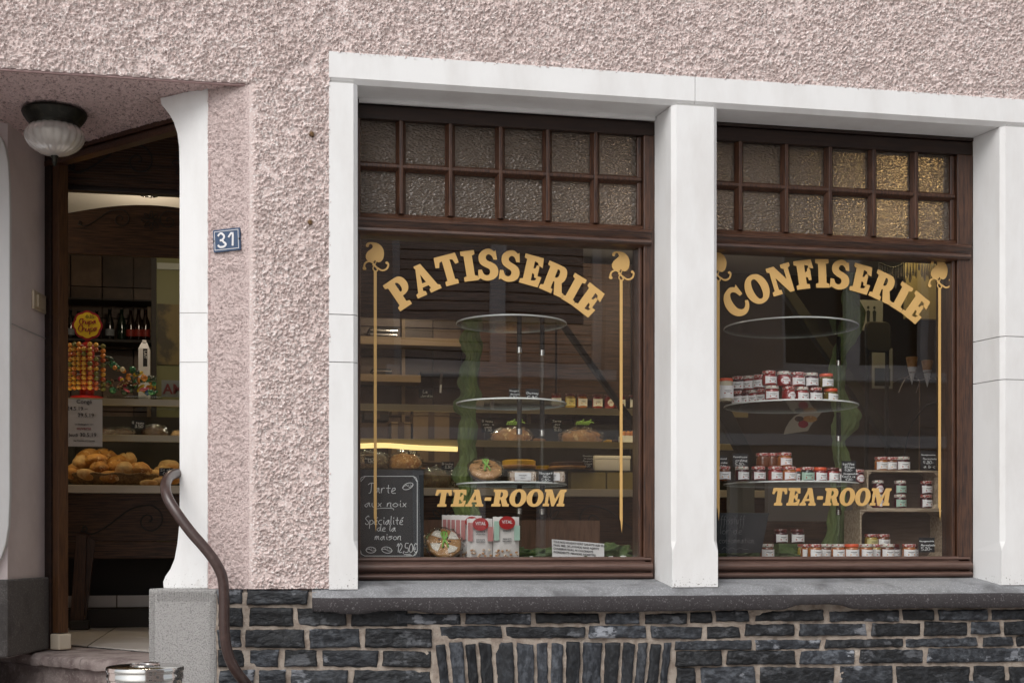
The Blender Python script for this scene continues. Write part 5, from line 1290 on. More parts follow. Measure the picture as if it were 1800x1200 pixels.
# ============================================================ baked goods in the left window
def wrapped_cake(px, py, wpx, Y, label, z, tilt=50, ice=False):
    s_ = mpp(Y, px); r_ = wpx*s_/2; c_ = W(px, py, Y); t = thing('wrapped_cake', (c_.x, Y, z), label, 'cake')
    th = .022; prof_ = [(.001, 0), (r_*.93, .0), (r_, .006), (r_*.98, th*.8), (r_*.90, th), (r_*.45, th+.004), (.001, th+.005)]
    def tip(vs):
        a = R(tilt); return [(x, -(z_*math.sin(a))+y*math.cos(a), y*math.sin(a)+z_*math.cos(a)) for x, y, z_ in vs]
    def place(mb): mb.v = [(x+c_.x, y+Y+.05, z_+z+r_*math.sin(R(tilt))+.003) for x, y, z_ in tip(mb.v)]; return mb
    place(MB().lathe(prof_, n=40, mod=lambda a, v: 1+.02*math.sin(9*a))).build('cake', M_CAKE, t, smooth=True)
    if ice:
        mm = MB()
        for k_ in range(4):
            a = k_*math.pi/2+.6; mm.slab([(r_*.25*math.cos(a), r_*.25*math.sin(a), th+.0045), (r_*.86*math.cos(a-.42), r_*.86*math.sin(a-.42), th+.0035), (r_*.9*math.cos(a), r_*.9*math.sin(a), th+.0035), (r_*.86*math.cos(a+.42), r_*.86*math.sin(a+.42), th+.0035)], (0, 0, .002))
        place(mm).build('icing', M_ICE, t)
    mm = MB(); 
    for k_ in range(7):
        a = k_*.9; q_ = r_*(.3+.06*(k_ % 3)); mm.blob((q_*math.cos(a), q_*math.sin(a), th+.002), .007, .005, .003, amp=.2, n=10, m=6)
    place(mm).build('nuts', M_CHO, t, smooth=True)
    mm = MB(); n = 40; rr = r_*1.12
    mm.lathe([(rr*.5, th+.008), (rr*.9, th+.007), (rr*1.0, th*.6), (rr*.98, -.003), (rr*.6, -.004)], n=n, mod=lambda a, v: 1+.05*math.sin(13*a+7*v)+.03*math.sin(29*a))
    place(mm).build('cellophane', M_FILM, t, smooth=True)
    mm = MB(); x0 = .0
    for sg in (-1, 1):
        mm.tube([(x0, 0, th+.010), (x0+sg*.010, .016, th+.018), (x0+sg*.012, .036, th+.014), (x0+sg*.003, .046, th+.011), (x0, .0, th+.010)], .0035, 6)
        mm.tube([(x0, 0, th+.011), (x0+sg*.008, -.015, th+.013), (x0+sg*.012, -.036, th+.011)], .0035, 6)
    mm.blob((x0, 0, th+.006), .009, .006, .005, amp=.1, n=10, m=6); place(mm).build('ribbon', M_RIB, t, smooth=True)
    return t
wrapped_cake(857, 824, 58, .44, 'golden cake in cellophane with green ribbon on the lowest round glass tier', LZ[0]+.001, tilt=38)
wrapped_cake(783, 950, 62, .335, 'white iced cake with green ribbon on the deck beside the chalkboard', ZD, tilt=52, ice=True)
wrapped_cake(757, 945, 46, .44, 'brown cake in cellophane half hidden behind the iced cake', ZD, tilt=60)

def nut_bag(px0, px1, py0, py1, Y, label, front=True, accent='pink', rz=0):
    a = W(px0, py1, Y); b_ = W(px1, py0, Y); w = b_.x-a.x; h = b_.z-ZD; cx = (a.x+b_.x)/2
    t = thing('nut_bag', (cx, Y, ZD), label, 'snack bag', 'bags of candied nuts in the left window')
    mm = MB(); nx, nz_ = 10, 16; vs = []
    for sy in (-1, 1):
        for j in range(nz_+1):
            for i in range(nx+1):
                u, v = i/nx*2-1, j/nz_; d_ = .020*(1-u**4)*(math.sin(math.pi*min(1, (1-v)*1.0+.02))**.5 if v < .97 else .05)*(1-.5*v)
                vs.append((cx+u*w/2, Y+.02+sy*max(d_, .0012), ZD+.0005+v*h+(0 if j < nz_ else .0015*math.sin(i*2.5))))
    N_ = (nx+1)*(nz_+1); fs = []
    for j in range(nz_):
        for i in range(nx):
            q_ = j*(nx+1)+i; fs.append((q_, q_+1, q_+nx+2, q_+nx+1)); fs.append((N_+q_, N_+q_+nx+1, N_+q_+nx+2, N_+q_+1))
    def side(seq):
        for p_, q_ in zip(seq[:-1], seq[1:]): fs.append((p_, N_+p_, N_+q_, q_))
    side([j*(nx+1) for j in range(nz_, -1, -1)]); side([j*(nx+1)+nx for j in range(nz_+1)]); side(list(range(nx+1))); side([nz_*(nx+1)+i for i in range(nx, -1, -1)])
    mm.add(vs, fs).build('pouch', mat_bag, t, smooth=2)
    yy = Y-.0035; s_ = mpp(Y, px0)
    ac = M_LB['pink'] if accent == 'pink' else M_LB['mint']
    mm = MB().plate(cx-w*.5+.001, cx-w*.30, yy, yy+.003, ZD+h*.45, ZD+h*.90, .002); mm.plate(cx+w*.28, cx+w*.5-.001, yy, yy+.003, ZD+h*.45, ZD+h*.80, .002); mm.build('colour_band', ac, t)
    mm = MB(); n = 28
    mm.slab([(cx+w*.31*math.cos(2*math.pi*k_/n), yy-.0008, ZD+h*.86+w*.31*.8*math.sin(2*math.pi*k_/n)) for k_ in range(n)], (0, .003, 0)); mm.build('red_emblem', M_RED, t)
    mm = MB(); print_geo(mm, 'ViTAL', (cx, yy-.0012, ZD+h*.845), .0135, 'CENTER', bold=.03, xs=.9); mm.build('brand_word', M_PAP, t)
    mm = MB(); print_geo(mm, 'vanille &' if accent == 'pink' else 'almond', (cx, yy-.0004, ZD+h*.66), .0085, 'CENTER'); 
    if accent == 'pink': print_geo(mm, 'chocolat', (cx, yy-.0004, ZD+h*.60), .0085, 'CENTER')
    print_geo(mm, 'BIENFAITS', (cx, yy-.0004, ZD+h*.47), .0058, 'CENTER', bold=.02); print_geo(mm, 'NATURELS', (cx, yy-.0004, ZD+h*.42), .0058, 'CENTER', bold=.02)
    mm.build('writing', M_INK, t)
    mm = MB(); rr_ = random.Random(int(px0))
    for k_ in range(16): 
        mm.blob((cx+rr_.uniform(-.42, .42)*w, yy+.0012, ZD+h*rr_.uniform(.03, .24)), .0065, .002, .005, amp=.4, fr=3, seed=k_, flatb=False, n=10, m=6)
    mm.build('nut_picture', mat_nut, t, smooth=True)
mat_bag = mat('white_pouch', (.74,.71,.69), .4, bump=('noise', 40, .4, .004), coat=.2)
mat_nut = mat('nut_print', (.42,.22,.10), .6, vary=(70, (.75,.66,.55), .5, .6))
nut_bag(822, 867, 911, 977, .36, 'front white nut bag with pink bands and ViTAL emblem')
nut_bag(868, 914, 908, 977, .362, 'front white nut bag with mint bands and ViTAL emblem', accent='mint')
for i, (x0, x1) in enumerate(((810, 848), (801, 838), (793, 830), (786, 822), (778, 814))):
    nut_bag(x0, x1, 906-i*.3, 970, .42+i*.05, f'{OD[4-i]} from the left of the white nut bags lined up behind the front pair')

# nougat boxes on the lowest tier
mat_nou = mat('nougat_slab', (.62,.50,.40), .5, vary=(70, (.26,.12,.06), .54, .62))
for i, (x0, x1) in enumerate(((896, 944), (948, 994))):
    a = W(x0, 848, .40); b_ = W(x1, 829, .40); z0 = LZ[0]+.001
    t = thing('nougat_box', ((a.x+b_.x)/2, .40, z0), ['clear box of nougat with white sticker, left of the price tag on the lowest tier', 'clear box of nougat with white sticker, right of the price tag on the lowest tier'][i], 'nougat box', 'nougat boxes')
    h = b_.z-a.z
    MB().box(a.x+.003, b_.x-.003, .403, .45, z0+.001, z0+h-.003).build('nougat', mat_nou, t, bev=.002)
    MB().box(a.x, b_.x, .400, .453, z0, z0+h).build('clear_box', M_FILM, t)
    w_ = b_.x-a.x; mm = MB().box(a.x+w_*.18, a.x+w_*.78, .3975, .399, z0+.006, z0+h-.008); mm.build('sticker', M_PAP, t)
    mm = MB(); print_geo(mm, 'NOUGAT', (a.x+w_*.48, .3972, z0+h*.52), .006, 'CENTER', bold=.02); print_geo(mm, 'MAISON', (a.x+w_*.48, .3972, z0+h*.30), .004, 'CENTER'); mm.build('writing', M_INK, t)
tag_card(960, 837.5, 27, 21, .385, ['Nougat', 'Noix', '5.80-'], 'black price tag reading Nougat Noix 5.80 on the lowest round tier')
tag_card(936, 694.5, 24, 22, .50, ['Chutney', '5.80-'], 'black price tag reading Chutney 5.80 on the middle round tier')
tag_card(904, 692, 18, 20, .60, ['Nougat', 'Marzipan', '5.80-'], 'dim price tag reading Nougat Marzipan left of the chutney tag')

# white allergy notice on the deck
a = W(970, 976, .40); b_ = W(1062, 950, .40)
t = thing('allergen_notice', ((a.x+b_.x)/2, .4, ZD), 'white printed strip about nougats standing on green cloth, left window', 'notice')
q = [W(971, 976, .40), W(1062, 976, .40), W(1062, 955, .40), W(970, 947, .40)]
for q_ in q[:2]: q_.z = ZD+.001
MB().slab(q, (0, .0015, 0)).build('sheet', M_PAP, t)
mm = MB(); dx_ = (q[2]-q[3]).normalized()
for i, ln in enumerate(('TOUS NOS NOUGATS SONT GARANTIS AUX ŒUFS', 'FRAIS, MIEL DE LAVANDE, SANS AGENTS', 'CONSERVATEURS, NI COLORANTS', 'INGREDIENTS: AMANDES, NOISETTES')):
    p = W(973, 953+i*6, .3988); print_geo(mm, ln, p, .0088, ux=tuple(dx_), uz=(0,0,1), bold=.015, xs=.82 if i < 1 else .9)
mm.build('writing', M_INK, t)

# ============================================================ goods in the counter
def loaf(name, px, py_b, wpx, hpx, Y, z, mt, label, cat, group=None, wrap=False, seed=0, rot=0):
    s_ = mpp(Y, px); rx = wpx*s_/2; rz_ = hpx*s_/1.55; c_ = W(px, py_b, Y); t = thing(name, (c_.x, Y, z), label, cat, group)
    MB().blob((c_.x, Y, z), rx, rx*.55, rz_, amp=.22, fr=2.6, seed=seed, n=28, m=16, rot=rot).build('crust', mt, t, smooth=True)
    if wrap: MB().blob((c_.x, Y-.004, z), rx*1.1, rx*.62, rz_*1.12, amp=.30, fr=6, seed=seed+5, n=40, m=24, rot=rot).build('cellophane', M_FILM, t, smooth=True)
    return t
zc0 = ZC_TOP+.001
# basket with rolls
bk = W(198, 850, CY+.18); bs = mpp(CY+.18, 198); br_ = 80*bs
t = thing('bread_basket', (bk.x, CY+.18, zc0), 'wide shallow oval wicker basket heaped with rolls on the counter', 'basket')
mm = MB().lathe([(br_*.70, 0), (br_*.86, .012), (br_*1.0, .055), (br_*1.0, .062), (br_*.96, .062), (br_*.80, .020), (.001, .014)], (bk.x, CY+.18, zc0), 72, mod=lambda a, v: 1+.012*math.sin(36*a), sy=.62)
mm.build('bowl', M_WIC, t, smooth=True)
mm = MB(); n = 90
mm.tube([(bk.x+(br_*.99+.004*math.sin(i*.9))*math.cos(2*math.pi*i/n), CY+.18+(br_*.99)*.62*math.sin(2*math.pi*i/n), zc0+.062+.004*math.cos(i*.9)) for i in range(n+1)], .008, 7); mm.build('rim', M_WIC, t, smooth=True)
def roll_(px, py, wpx, hpx, Y, label, seed, rot=0, kind=0):
    s_ = mpp(Y, px)*1.12; c_ = W(px, py, Y); rx = wpx*s_/2; rz_ = hpx*s_/2
    t = thing('bread_roll', (c_.x, Y, c_.z-rz_*.7), label, 'bread roll', 'rolls heaped in the wicker basket')
    n, k_ = 32, 20; vs = []
    for i in range(k_+1):
        ph = math.pi*i/k_-math.pi/2
        for j in range(n):
            a = 2*math.pi*j/n; d_ = Vector((math.cos(a)*math.cos(ph), math.sin(a)*math.cos(ph), math.sin(ph)))
            q_ = 1+.09*mnoise.noise(d_*2+Vector((seed*5, 1, 2)))
            if kind == 1 and ph > 0: q_ -= .24*math.exp(-(d_.x/.09)**2)*(1+.5*mnoise.noise(d_*5))       # split down the middle
            if kind == 2 and ph > .2: q_ -= .20*abs(math.cos(2.5*a))*(1-abs(d_.z-.6))
            x, y, z = d_.x*rx*q_, d_.y*rx*.72*q_, d_.z*rz_*q_; ca, sa = math.cos(rot), math.sin(rot)
            vs.append((c_.x+x*ca-z*sa, Y+y, c_.z+x*sa+z*ca))
    MB().add(vs, [(i*n+j, i*n+(j+1) % n, (i+1)*n+(j+1) % n, (i+1)*n+j) for i in range(k_) for j in range(n)]).build('crust', M_BRD if seed % 3 else M_BRP, t, smooth=True); return t
rl = [(135,826,32,24,.18,0,.0),(157,803,40,26,.22,0,.1),(147,814,34,26,.16,1,-.3),(188,801,36,22,.25,1,-.35),(170,808,36,20,.12,0,.0),(223,808,30,24,.22,1,.2),(175,822,30,22,.08,2,.1),(204,822,30,26,.12,1,-.2),(219,826,28,28,.06,0,.7),(246,826,38,26,.08,2,.0),(193,838,38,20,.04,0,.0),(154,834,34,18,.05,0,-.25),(128,833,28,18,.10,0,-.4),(206,812,32,22,.20,0,.3)]
for i, (px, py, w, h, dy, kd, rot) in enumerate(rl):
    roll_(px, py, w, h, CY+dy+.02, f'golden bread roll in the basket, {["far left edge","back left, highest","left back slope","top centre, split","centre upper left","top right","centre below the crest","centre right","right of centre, upright","far right, star cut","front centre","front left","front left edge","behind the crest"][i]}', i+1, rot, kd)
for i, (px, py, w, h, dy) in enumerate(((270,835,34,18,.18),(287,828,30,18,.25),(297,820,34,22,.30),(262,849,28,12,.03),(283,846,28,14,.06),(305,842,26,16,.14))):
    roll_(px, py, w, h, CY+dy, f'pale roll lying on the counter right of the basket, {["left","middle","upper right","front left","front centre","far right"][i]} of the group', i*3, 0, 0)['group'] = 'loose rolls beside the basket'
tag_card(292, 829, 24, 14, CY-.02, ['Stück', '0.90'], 'small black price tag reading 0.90 beside the loose rolls')

# lollipop tree
sc_ = mpp(CY+.2, 150); LX = W(153, 650, CY+.2); LY = CY+.2; zb = ZC_S2+.014
t = thing('lollipop_stand', (LX.x, LY, zb), 'red round lollipop stand with yellow flower sign on the counter shelf', 'lollipop stand')
rs = 30*sc_
MB().lathe([(rs*.95, 0), (rs*.95, .012), (rs*.85, .016), (.001, .018)], (LX.x, LY, zb), 40).build('base', M_RED, t, smooth=2)
MB().lathe([(rs*.42, .018), (rs*.42, W(153, 606, LY).z-zb), (.01, W(153, 600, LY).z-zb)], (LX.x, LY, zb), 32).build('drum', M_RED, t, smooth=2)
cs = W(154, 572, LY-.01)
m = MB(); n = 96; rf = lambda a, k_: k_*sc_*(1+.085*abs(math.cos(4*a)))
m.slab([(cs.x+rf(2*math.pi*i/n, 23.5)*math.cos(2*math.pi*i/n), LY-.02, cs.z+rf(2*math.pi*i/n, 24)*math.sin(2*math.pi*i/n)) for i in range(n)], (0, .008, 0)).box(cs.x-.012, cs.x+.012, LY-.012, LY-.006, W(153, 604, LY).z, cs.z)
m.build('sign_board', M_DRED, t)
m = MB(); m.slab([(cs.x+rf(2*math.pi*i/n, 20.5)*math.cos(2*math.pi*i/n), LY-.0235, cs.z+rf(2*math.pi*i/n, 20.8)*math.sin(2*math.pi*i/n)) for i in range(n)], (0, .003, 0)); m.build('sign_face', M_YEL, t)
m = MB(); ys = LY-.025
for txt, px, py, h_, ww, sl_ in (('Chupa', 139, 570, 17, 29, .1), ('Chups', 137, 583, 19, 33, .1)):
    hh_ = h_*sc_; k_ = ww*sc_/script_width(txt, hh_, .6); script_geo(m, txt, W(px, py, ys), (k_, 0, .06), (0, 0, 1), hh_, .65*sc_, track=.6)
m.build('brand_writing', M_DRED, t)
m = MB(); hh_ = 8*sc_; script_geo(m, '0.35-', W(151, 558.5, ys), (1, 0, 0), (0, 0, 1), hh_, .35*sc_); m.build('price', M_INK, t)
lolm = [mat('lolly_wrap_orange', (.70,.22,.04), .3, vary=(120, (.65,.45,.10), .5, .6), coat=.5), mat('lolly_wrap_yellow', (.65,.38,.06), .3, vary=(120, (.45,.08,.03), .52, .62), coat=.5), mat('lolly_wrap_red', (.40,.07,.03), .3, vary=(120, (.62,.30,.08), .5, .62), coat=.5), mat('lolly_wrap_green', (.16,.16,.04), .3, coat=.5)]
lprot = []
for lm in lolm:
    a_ = MB().lathe([(.001, -.0150), (.009, -.0122), (.0150, 0), (.009, .0122), (.001, .0150)], n=14); a_.v = [(x, z, y) for x, y, z in a_.v]
    h_ = a_.build('candy', lm, None, smooth=True, world=False); s2 = MB().tube([(0, .012, 0), (0, .055, 0)], .0016, 6).build('stick', M_PAP, None, world=False)
    col.objects.unlink(h_); col.objects.unlink(s2); lprot.append((h_, s2))
rl_ = random.Random(4)
for ri in range(10):
    for ci, off in enumerate((-28, -19, -11, -2, 8, 18, 28.5)):
        if rl_.random() < .04: continue
        k_ = rl_.choice([0, 0, 1, 1, 1, 2, 2, 3] if off < 10 else [1, 2, 2, 3, 3, 0]); th_ = math.asin(max(-1, min(1, off/30))); rr = rs*.98
        e_ = bpy.data.objects.new('lollipop', None); e_.empty_display_size = .02; col.objects.link(e_)
        e_.location = (LX.x+rr*math.sin(th_), LY-rr*math.cos(th_), W(153, 609+ri*8.3, LY).z); e_.rotation_euler.z = th_
        tag(e_, ['orange wrapped lollipop stuck in the red lollipop stand', 'yellow wrapped lollipop stuck in the red lollipop stand', 'red wrapped lollipop stuck in the red lollipop stand', 'dark green wrapped lollipop stuck in the red lollipop stand'][k_], 'lollipop', 'lollipops in the stand')
        for p_ in lprot[k_]: c = p_.copy(); col.objects.link(c); c.parent = e_

# coloured sweets heaped in clear bags beside the lollipops
swc = [mat('sweet_'+n_, c_, .25, coat=.6) for n_, c_ in (('green', (.02,.14,.06)), ('orange', (.55,.20,.03)), ('brown', (.14,.06,.03)), ('yellow', (.55,.38,.04)), ('pink', (.40,.06,.12)), ('white', (.60,.52,.36)), ('dark', (.03,.05,.03)), ('blue', (.03,.08,.22)))]
rs_ = random.Random(9)
swl = ['green','orange','brown','yellow','pink','white','dark green','blue']
for i in range(64):
    px = rs_.uniform(188, 272); lim = 640 if px > 200 else 620; py = rs_.uniform(max(lim, 612 if px < 222 else 643+(px-222)*.5), 690); k_ = rs_.choice([0,0,1,1,2,2,3,4,5,6,6,7]); Y = CY+.08+rs_.uniform(0, .22)
    c_ = W(px, py, Y); r1 = rs_.uniform(.012, .022)
    if rs_.random() < .5: m = MB().blob((0,0,0), r1, r1*.9, r1, amp=.2, fr=2, seed=i, n=14, m=9, flatb=False)
    else:
        a = rs_.uniform(0, 3.1); d_ = Vector((math.cos(a), .2, math.sin(a)))*r1*1.4; m = MB().tube([-d_, -d_*.6, Vector((0,0,0)), d_*.6, d_], [r1*.2, r1*.5, r1*.62, r1*.5, r1*.2], 10)
    o = m.build('sweet', swc[k_], None, smooth=True, world=False); o.location = c_
    tag(o, f'{swl[k_]} sweet in the colourful heap beside the lollipop stand', 'sweet', 'sweets heaped on the counter shelf')
tp = W(228, 697, CY+.1)
t = tag(MB().box(W(186, 690, CY+.02).x, W(284, 690, CY+.02).x, CY+.03, CY+.36, ZC_S2+.0135, ZC_S2+.022).build('sweet_tray', M_ACR, bev=.002), 'clear shallow tray under the heap of coloured sweets', 'tray')
a = W(284, 697, CY+.3); b_ = W(345, 669, CY+.3)
t = thing('counter_sign', ((a.x+b_.x)/2, CY+.3, a.z), 'grey sign with large dark red letters AM right of the sweets', 'sign')
MB().box(a.x, b_.x, CY+.3, CY+.305, a.z, b_.z).build('board', mat('sign_grey', (.16,.17,.18), .5), t)
m = MB(); print_geo(m, 'AM', (a.x+.008, CY+.298, a.z+.018), .058, 'LEFT', bold=.03); m.build('letters', mat('faded_red_letters', (.13,.025,.03), .6), t)
# milk carton
a = W(243, 652, CY+.42); b_ = W(263, 598, CY+.42)
t = thing('milk_carton', ((a.x+b_.x)/2, CY+.45, a.z), 'white milk carton reading LAIT standing behind the sweets', 'carton')
w_ = b_.x-a.x; z0 = ZC_S2+.013; z1 = W(250, 612, CY+.42).z; z2 = b_.z; ya, yb2 = CY+.42, CY+.48
MB().box(a.x, b_.x, ya, yb2, z0, z1).build('box', M_PAP, t, bev=.002)
MB().slab([(a.x, ya, z1+.0005), (a.x, yb2, z1+.0005), (a.x+w_*.22, yb2-.02, z2-.02), (a.x+w_*.22, ya+.02, z2-.02)], (.001, 0, 0)).slab([(a.x+.001, ya, z1+.0005), (b_.x-.001, ya, z1+.0005), (b_.x-w_*.25, ya+.025, z2-.01), (a.x+w_*.25, ya+.025, z2-.01)], (0, .01, 0)).build('gable', M_PAP, t)
MB().lathe([(.012, 0), (.012, .014), (.001, .014)], ((a.x+b_.x)/2, ya+.028, z2-.010), 14).build('cap', M_PAP, t, smooth=2)
MB().box(a.x+w_*.42, a.x+w_*.80, ya-.0012, ya-.0004, z1-.105, z1-.002).build('black_panel', M_INK, t)
m = MB(); print_geo(m, 'LAIT', (a.x+w_*.50, ya-.0015, z1-.013), .017, 'LEFT', ux=(0,0,-1), uz=(1,0,0)); m.build('word', M_PAP, t)

# bottles on the back shelf
def bottle(px, py0, py1, glass, lab, label, Y=YB+.08):
    s_ = mpp(Y, px); c_ = W(px, py1, Y); z = ZSB+.0006; h = W(px, py0, Y).z-z; r_ = h*.135
    t = thing('bottle', (c_.x, Y, z), label, 'bottle', 'bottles on the back shelf')
    MB().lathe([(r_*.9, 0), (r_, h*.03), (r_, h*.30), (r_*.92, h*.38), (r_*1.0, h*.48), (r_*.85, h*.60), (r_*.42, h*.76), (r_*.38, h*.95)], (c_.x, Y, z), 20).build('glass', glass, t, smooth=True)
    MB().lathe([(r_*.42, h*.951), (r_*.45, h*.99), (.001, h)], (c_.x, Y, z), 14).build('cap', M_DARK, t, smooth=2)
    if lab: MB().lathe([(r_*1.02, h*.14), (r_*1.03, h*.15), (r_*1.03, h*.34), (r_*1.02, h*.35)], (c_.x, Y, z), 20).build('label', lab, t, smooth=2)
gk = mat('black_bottle_glass', (.008,.007,.006), .08, coat=.5); gg = mat('green_bottle_glass', (.008,.018,.010), .08, coat=.5); gc = mat('cola', (.016,.006,.004), .08, coat=.5)
l_w = mat('bottle_label_grey', (.22,.24,.26), .6); l_r = mat('bottle_label_red', (.28,.03,.02), .5)
for i, (px, y0, g_, lb, nm) in enumerate(((124,543,gk,l_w,'dark bottle with grey label at the left end of the back shelf'),(138,545,gk,None,'plain black bottle, second from the left behind the flower sign'),(155,546,gk,None,'plain black bottle hidden behind the flower sign'),(170,545,gk,None,'plain black bottle right behind the flower sign'),(193,542,gk,l_w,'dark bottle with long neck and grey label left of the green bottle'),(214,541,gg,None,'plain dark green bottle in the middle of the back shelf'),(230,543,gc,l_r,'brown bottle with orange red label right of the green bottle'),(244,542,gc,l_r,'cola bottle with red label, left of the last pair'),(256,542,gc,l_r,'cola bottle with red label, right of the last pair'))): bottle(px, y0, 595, g_, lb, nm)

# wrapped loaves on the shelves
zs1 = ZC_S1-.0005; Yl = CY+.22
for i, (px, w, h) in enumerate(((193,36,16),(217,40,17),(272,42,22),(311,20,14),(560,40,20))):
    loaf('wrapped_loaf', px, 757, w, h, Yl, zs1, M_BRP if i == 3 else M_CHO if i < 3 else M_BRD, f'{["brown loaf in film, far left seen through the door","brown loaf in film left of the shelf price tag","brown loaf in film right of the shelf price tag","round golden loaf at the right edge of the doorway","loaf hidden behind the left stone jamb"][i]}', 'loaf', 'wrapped loaves on the counter shelf', wrap=True, seed=i)
tag_card(243, 746, 23, 15, CY+.04, ['Gâteau', '3.50'], 'small black price tag between wrapped loaves seen through the doorway')
# left window: items on worktop and shelves
for i, (px, w, h, mt, nm) in enumerate(((650,66,30,M_CHO,'long dark loaf behind the chalkboard, leftmost'),(712,56,30,M_BRD,'round golden crusty loaf above the chalkboard'),(765,60,34,M_CHO,'dark bagged bread right of the golden loaf'),(790,50,26,M_CHO,'dark bagged bread beside the green swag'))):
    loaf('bagged_bread', px, 845, w, h, CY+.22+.1*(i == 3), ZC_1 if i in (0, 1) else zc0, mt, nm, 'bread', 'bagged breads on the counter behind the left window', wrap=True, seed=20+i)
tag_card(725, 793, 17, 10, CY+.05, ['pain', '2.80'], 'tiny dark price tag above the round golden loaf')
tag_card(787, 818, 22, 14, CY+.0, ['Brioche', '3.80'], 'dark price tag in front of the bagged bread')
tag_card(651, 808, 20, 14, CY+.0, ['Baguette', '1.80'], 'dark price tag in front of the long loaf')
tag_card(748, 692, 24, 16, CY+.05, ['Le', 'Jardin'], 'dark tag on the counter top left of the swag')
def tart(px, w, z, Y, mt, label, h=.035):
    s_ = mpp(Y, px); c_ = W(px, 800, Y); t = thing('tart', (c_.x, Y, z), label, 'tart'); r_ = w*s_/2
    MB().lathe([(r_*1.12, 0), (r_*1.12, .004), (.001, .005)], (c_.x, Y, z), 40).build('plate', M_DARK, t, smooth=2)
    MB().lathe([(r_*.93, .0055), (r_, h*.42), (r_*.97, h*.5), (r_*.95, h*.42)], (c_.x, Y, z), 44, mod=lambda a, v: 1+.012*math.sin(44*a)).build('pastry_case', M_CAKE, t, smooth=True)
    MB().lathe([(r_*.94, h*.42), (r_*.95, h*.92), (r_*.85, h), (.001, h*1.02)], (c_.x, Y, z), 40).build('filling', mt, t, smooth=2)
tart(912, 62, ZC_1, CY+.16, M_YC, 'bright yellow glazed tart on a dark plate on the counter', .06)
tart(1002, 78, ZC_1, CY+.16, M_CHO, 'chocolate crumble tart on a dark plate right of the yellow tart', .05)
for i, (px, w, h) in enumerate(((900, 70, 26), (1022, 72, 26))):
    tt = loaf('wrapped_cake', px, 758, w, h, CY+.2, zs1, M_BRD, ['wrapped golden cake with green garnish above the yellow tart', 'wrapped golden cake with green garnish above the chocolate tart'][i], 'cake', None, True, 40+i)
    m = MB(); c_ = W(px-8, 742, CY+.10)
    for k_ in range(7): m.tube([(c_.x+k_*.012, CY+.12, c_.z-.012), (c_.x+k_*.014+.006, CY+.11, c_.z+.006), (c_.x+k_*.015+.018, CY+.12, c_.z+.010*(k_ % 3))], .004, 5)
    m.build('garnish', M_RIB, tt, smooth=True)
for i, (px, w, mt_, nm) in enumerate(((690,40,M_CAKE,'small round pastry under the amber light, left of the cartons'),(735,34,M_CHO,'small chocolate pastry under the amber light, right of the pale one'),(960,44,M_YC,'small yellow pastry between the two tarts'),(1085,40,M_CHO,'small chocolate pastry on the shelf above the white box'),(940,40,M_CAKE,'golden pastry on the shelf right of the first wrapped cake'),(1062,36,M_YC,'lemon pastry on the shelf right of the second wrapped cake'))):
    tart(px, w, (ZC_1, ZC_1, ZC_1, zs1, zs1, zs1)[i], CY+.36, mt_, nm, .04)
tag_card(857, 748, 22, 24, CY+.05, ['Gâteau', 'crème à la', 'Russe', '16.50'], 'black price tag left of the wrapped cake on the counter shelf')
tag_card(979, 748, 18, 24, CY+.05, ['Tarte', 'aux', 'Noix', '15.20'], 'tall black price tag reading Tarte aux Noix between the wrapped cakes')
tag_card(1033, 810, 19, 26, CY+.05, ['Chocolat', 'Mirabelle', 'Magret', 'Coupe', '3.80'], 'tall black price tag behind the chocolate tart')
a = W(1045, 821, CY+.1); b_ = W(1108, 801, CY+.1); zc0 = ZC_1
t = thing('cake_box', ((a.x+b_.x)/2, CY+.2, zc0), 'flat white cardboard cake box on the counter right of the tarts', 'box')
MB().box(a.x, b_.x, CY+.1, CY+.35, zc0, b_.z-.02).build('tray', M_PAP, t, bev=.003); MB().box(a.x-.003, b_.x+.003, CY+.097, CY+.353, b_.z-.0195, b_.z).build('lid', M_PAP, t, bev=.003)
a = W(1095, 762, CY+.1); b_ = W(1120, 741, CY+.1)
t = thing('fruit_punnet', ((a.x+b_.x)/2, CY+.15, zs1), 'small white punnet of orange fruit at the right end of the counter shelf', 'punnet')
MB().box(a.x, b_.x, CY+.1, CY+.2, zs1, zs1+.05).build('punnet', M_PAP, t, bev=.003)
m = MB()
for k_ in range(6): m.blob((a.x+.014+.013*k_, CY+.13+.02*(k_ % 2), zs1+.045), .014, .014, .022, amp=.2, seed=k_, n=12, m=8)
m.build('fruit', lolm[0], t, smooth=True)
for i, (px, jm, lb) in enumerate(((978,'red','plainwhite'),(1002,'yellow','ylw'),(1023,'amber','plainwhite'),(1050,'red','plainwhite'),(1071,'red','oval'),(1090,'red','plainwhite'),(1114,'black','plainwhite'))):
    o = jar(px, CY+.12, ZC_S2+.013, jm, 'dark', lb, f'{ {"red":"red","yellow":"yellow","amber":"amber","black":"black"}[jm]} preserve jar, {OD[i]} from the left on the counter top', group='preserve jars on the counter top', shape='tall')
    o.scale = (1.12, 1.12, 1.05)

# kitchen clutter behind the left window: knife rack and dark shelf tools
a = W(774, 690, 3.2); b_ = W(778, 652, 3.2)
t = thing('hanging_knife', (a.x, 3.2, a.z), 'long pale handled knife hanging behind the counter', 'knife')
MB().tube([W(774, 690, 3.2), W(775, 676, 3.2)], .006, 8).build('handle', M_PAP, t); MB().slab([W(772.5, 675, 3.2), W(776.5, 675, 3.2), W(779, 655, 3.2), W(777, 651, 3.2), W(774.5, 654, 3.2)], (0, .004, 0)).build('blade', M_STEEL, t)
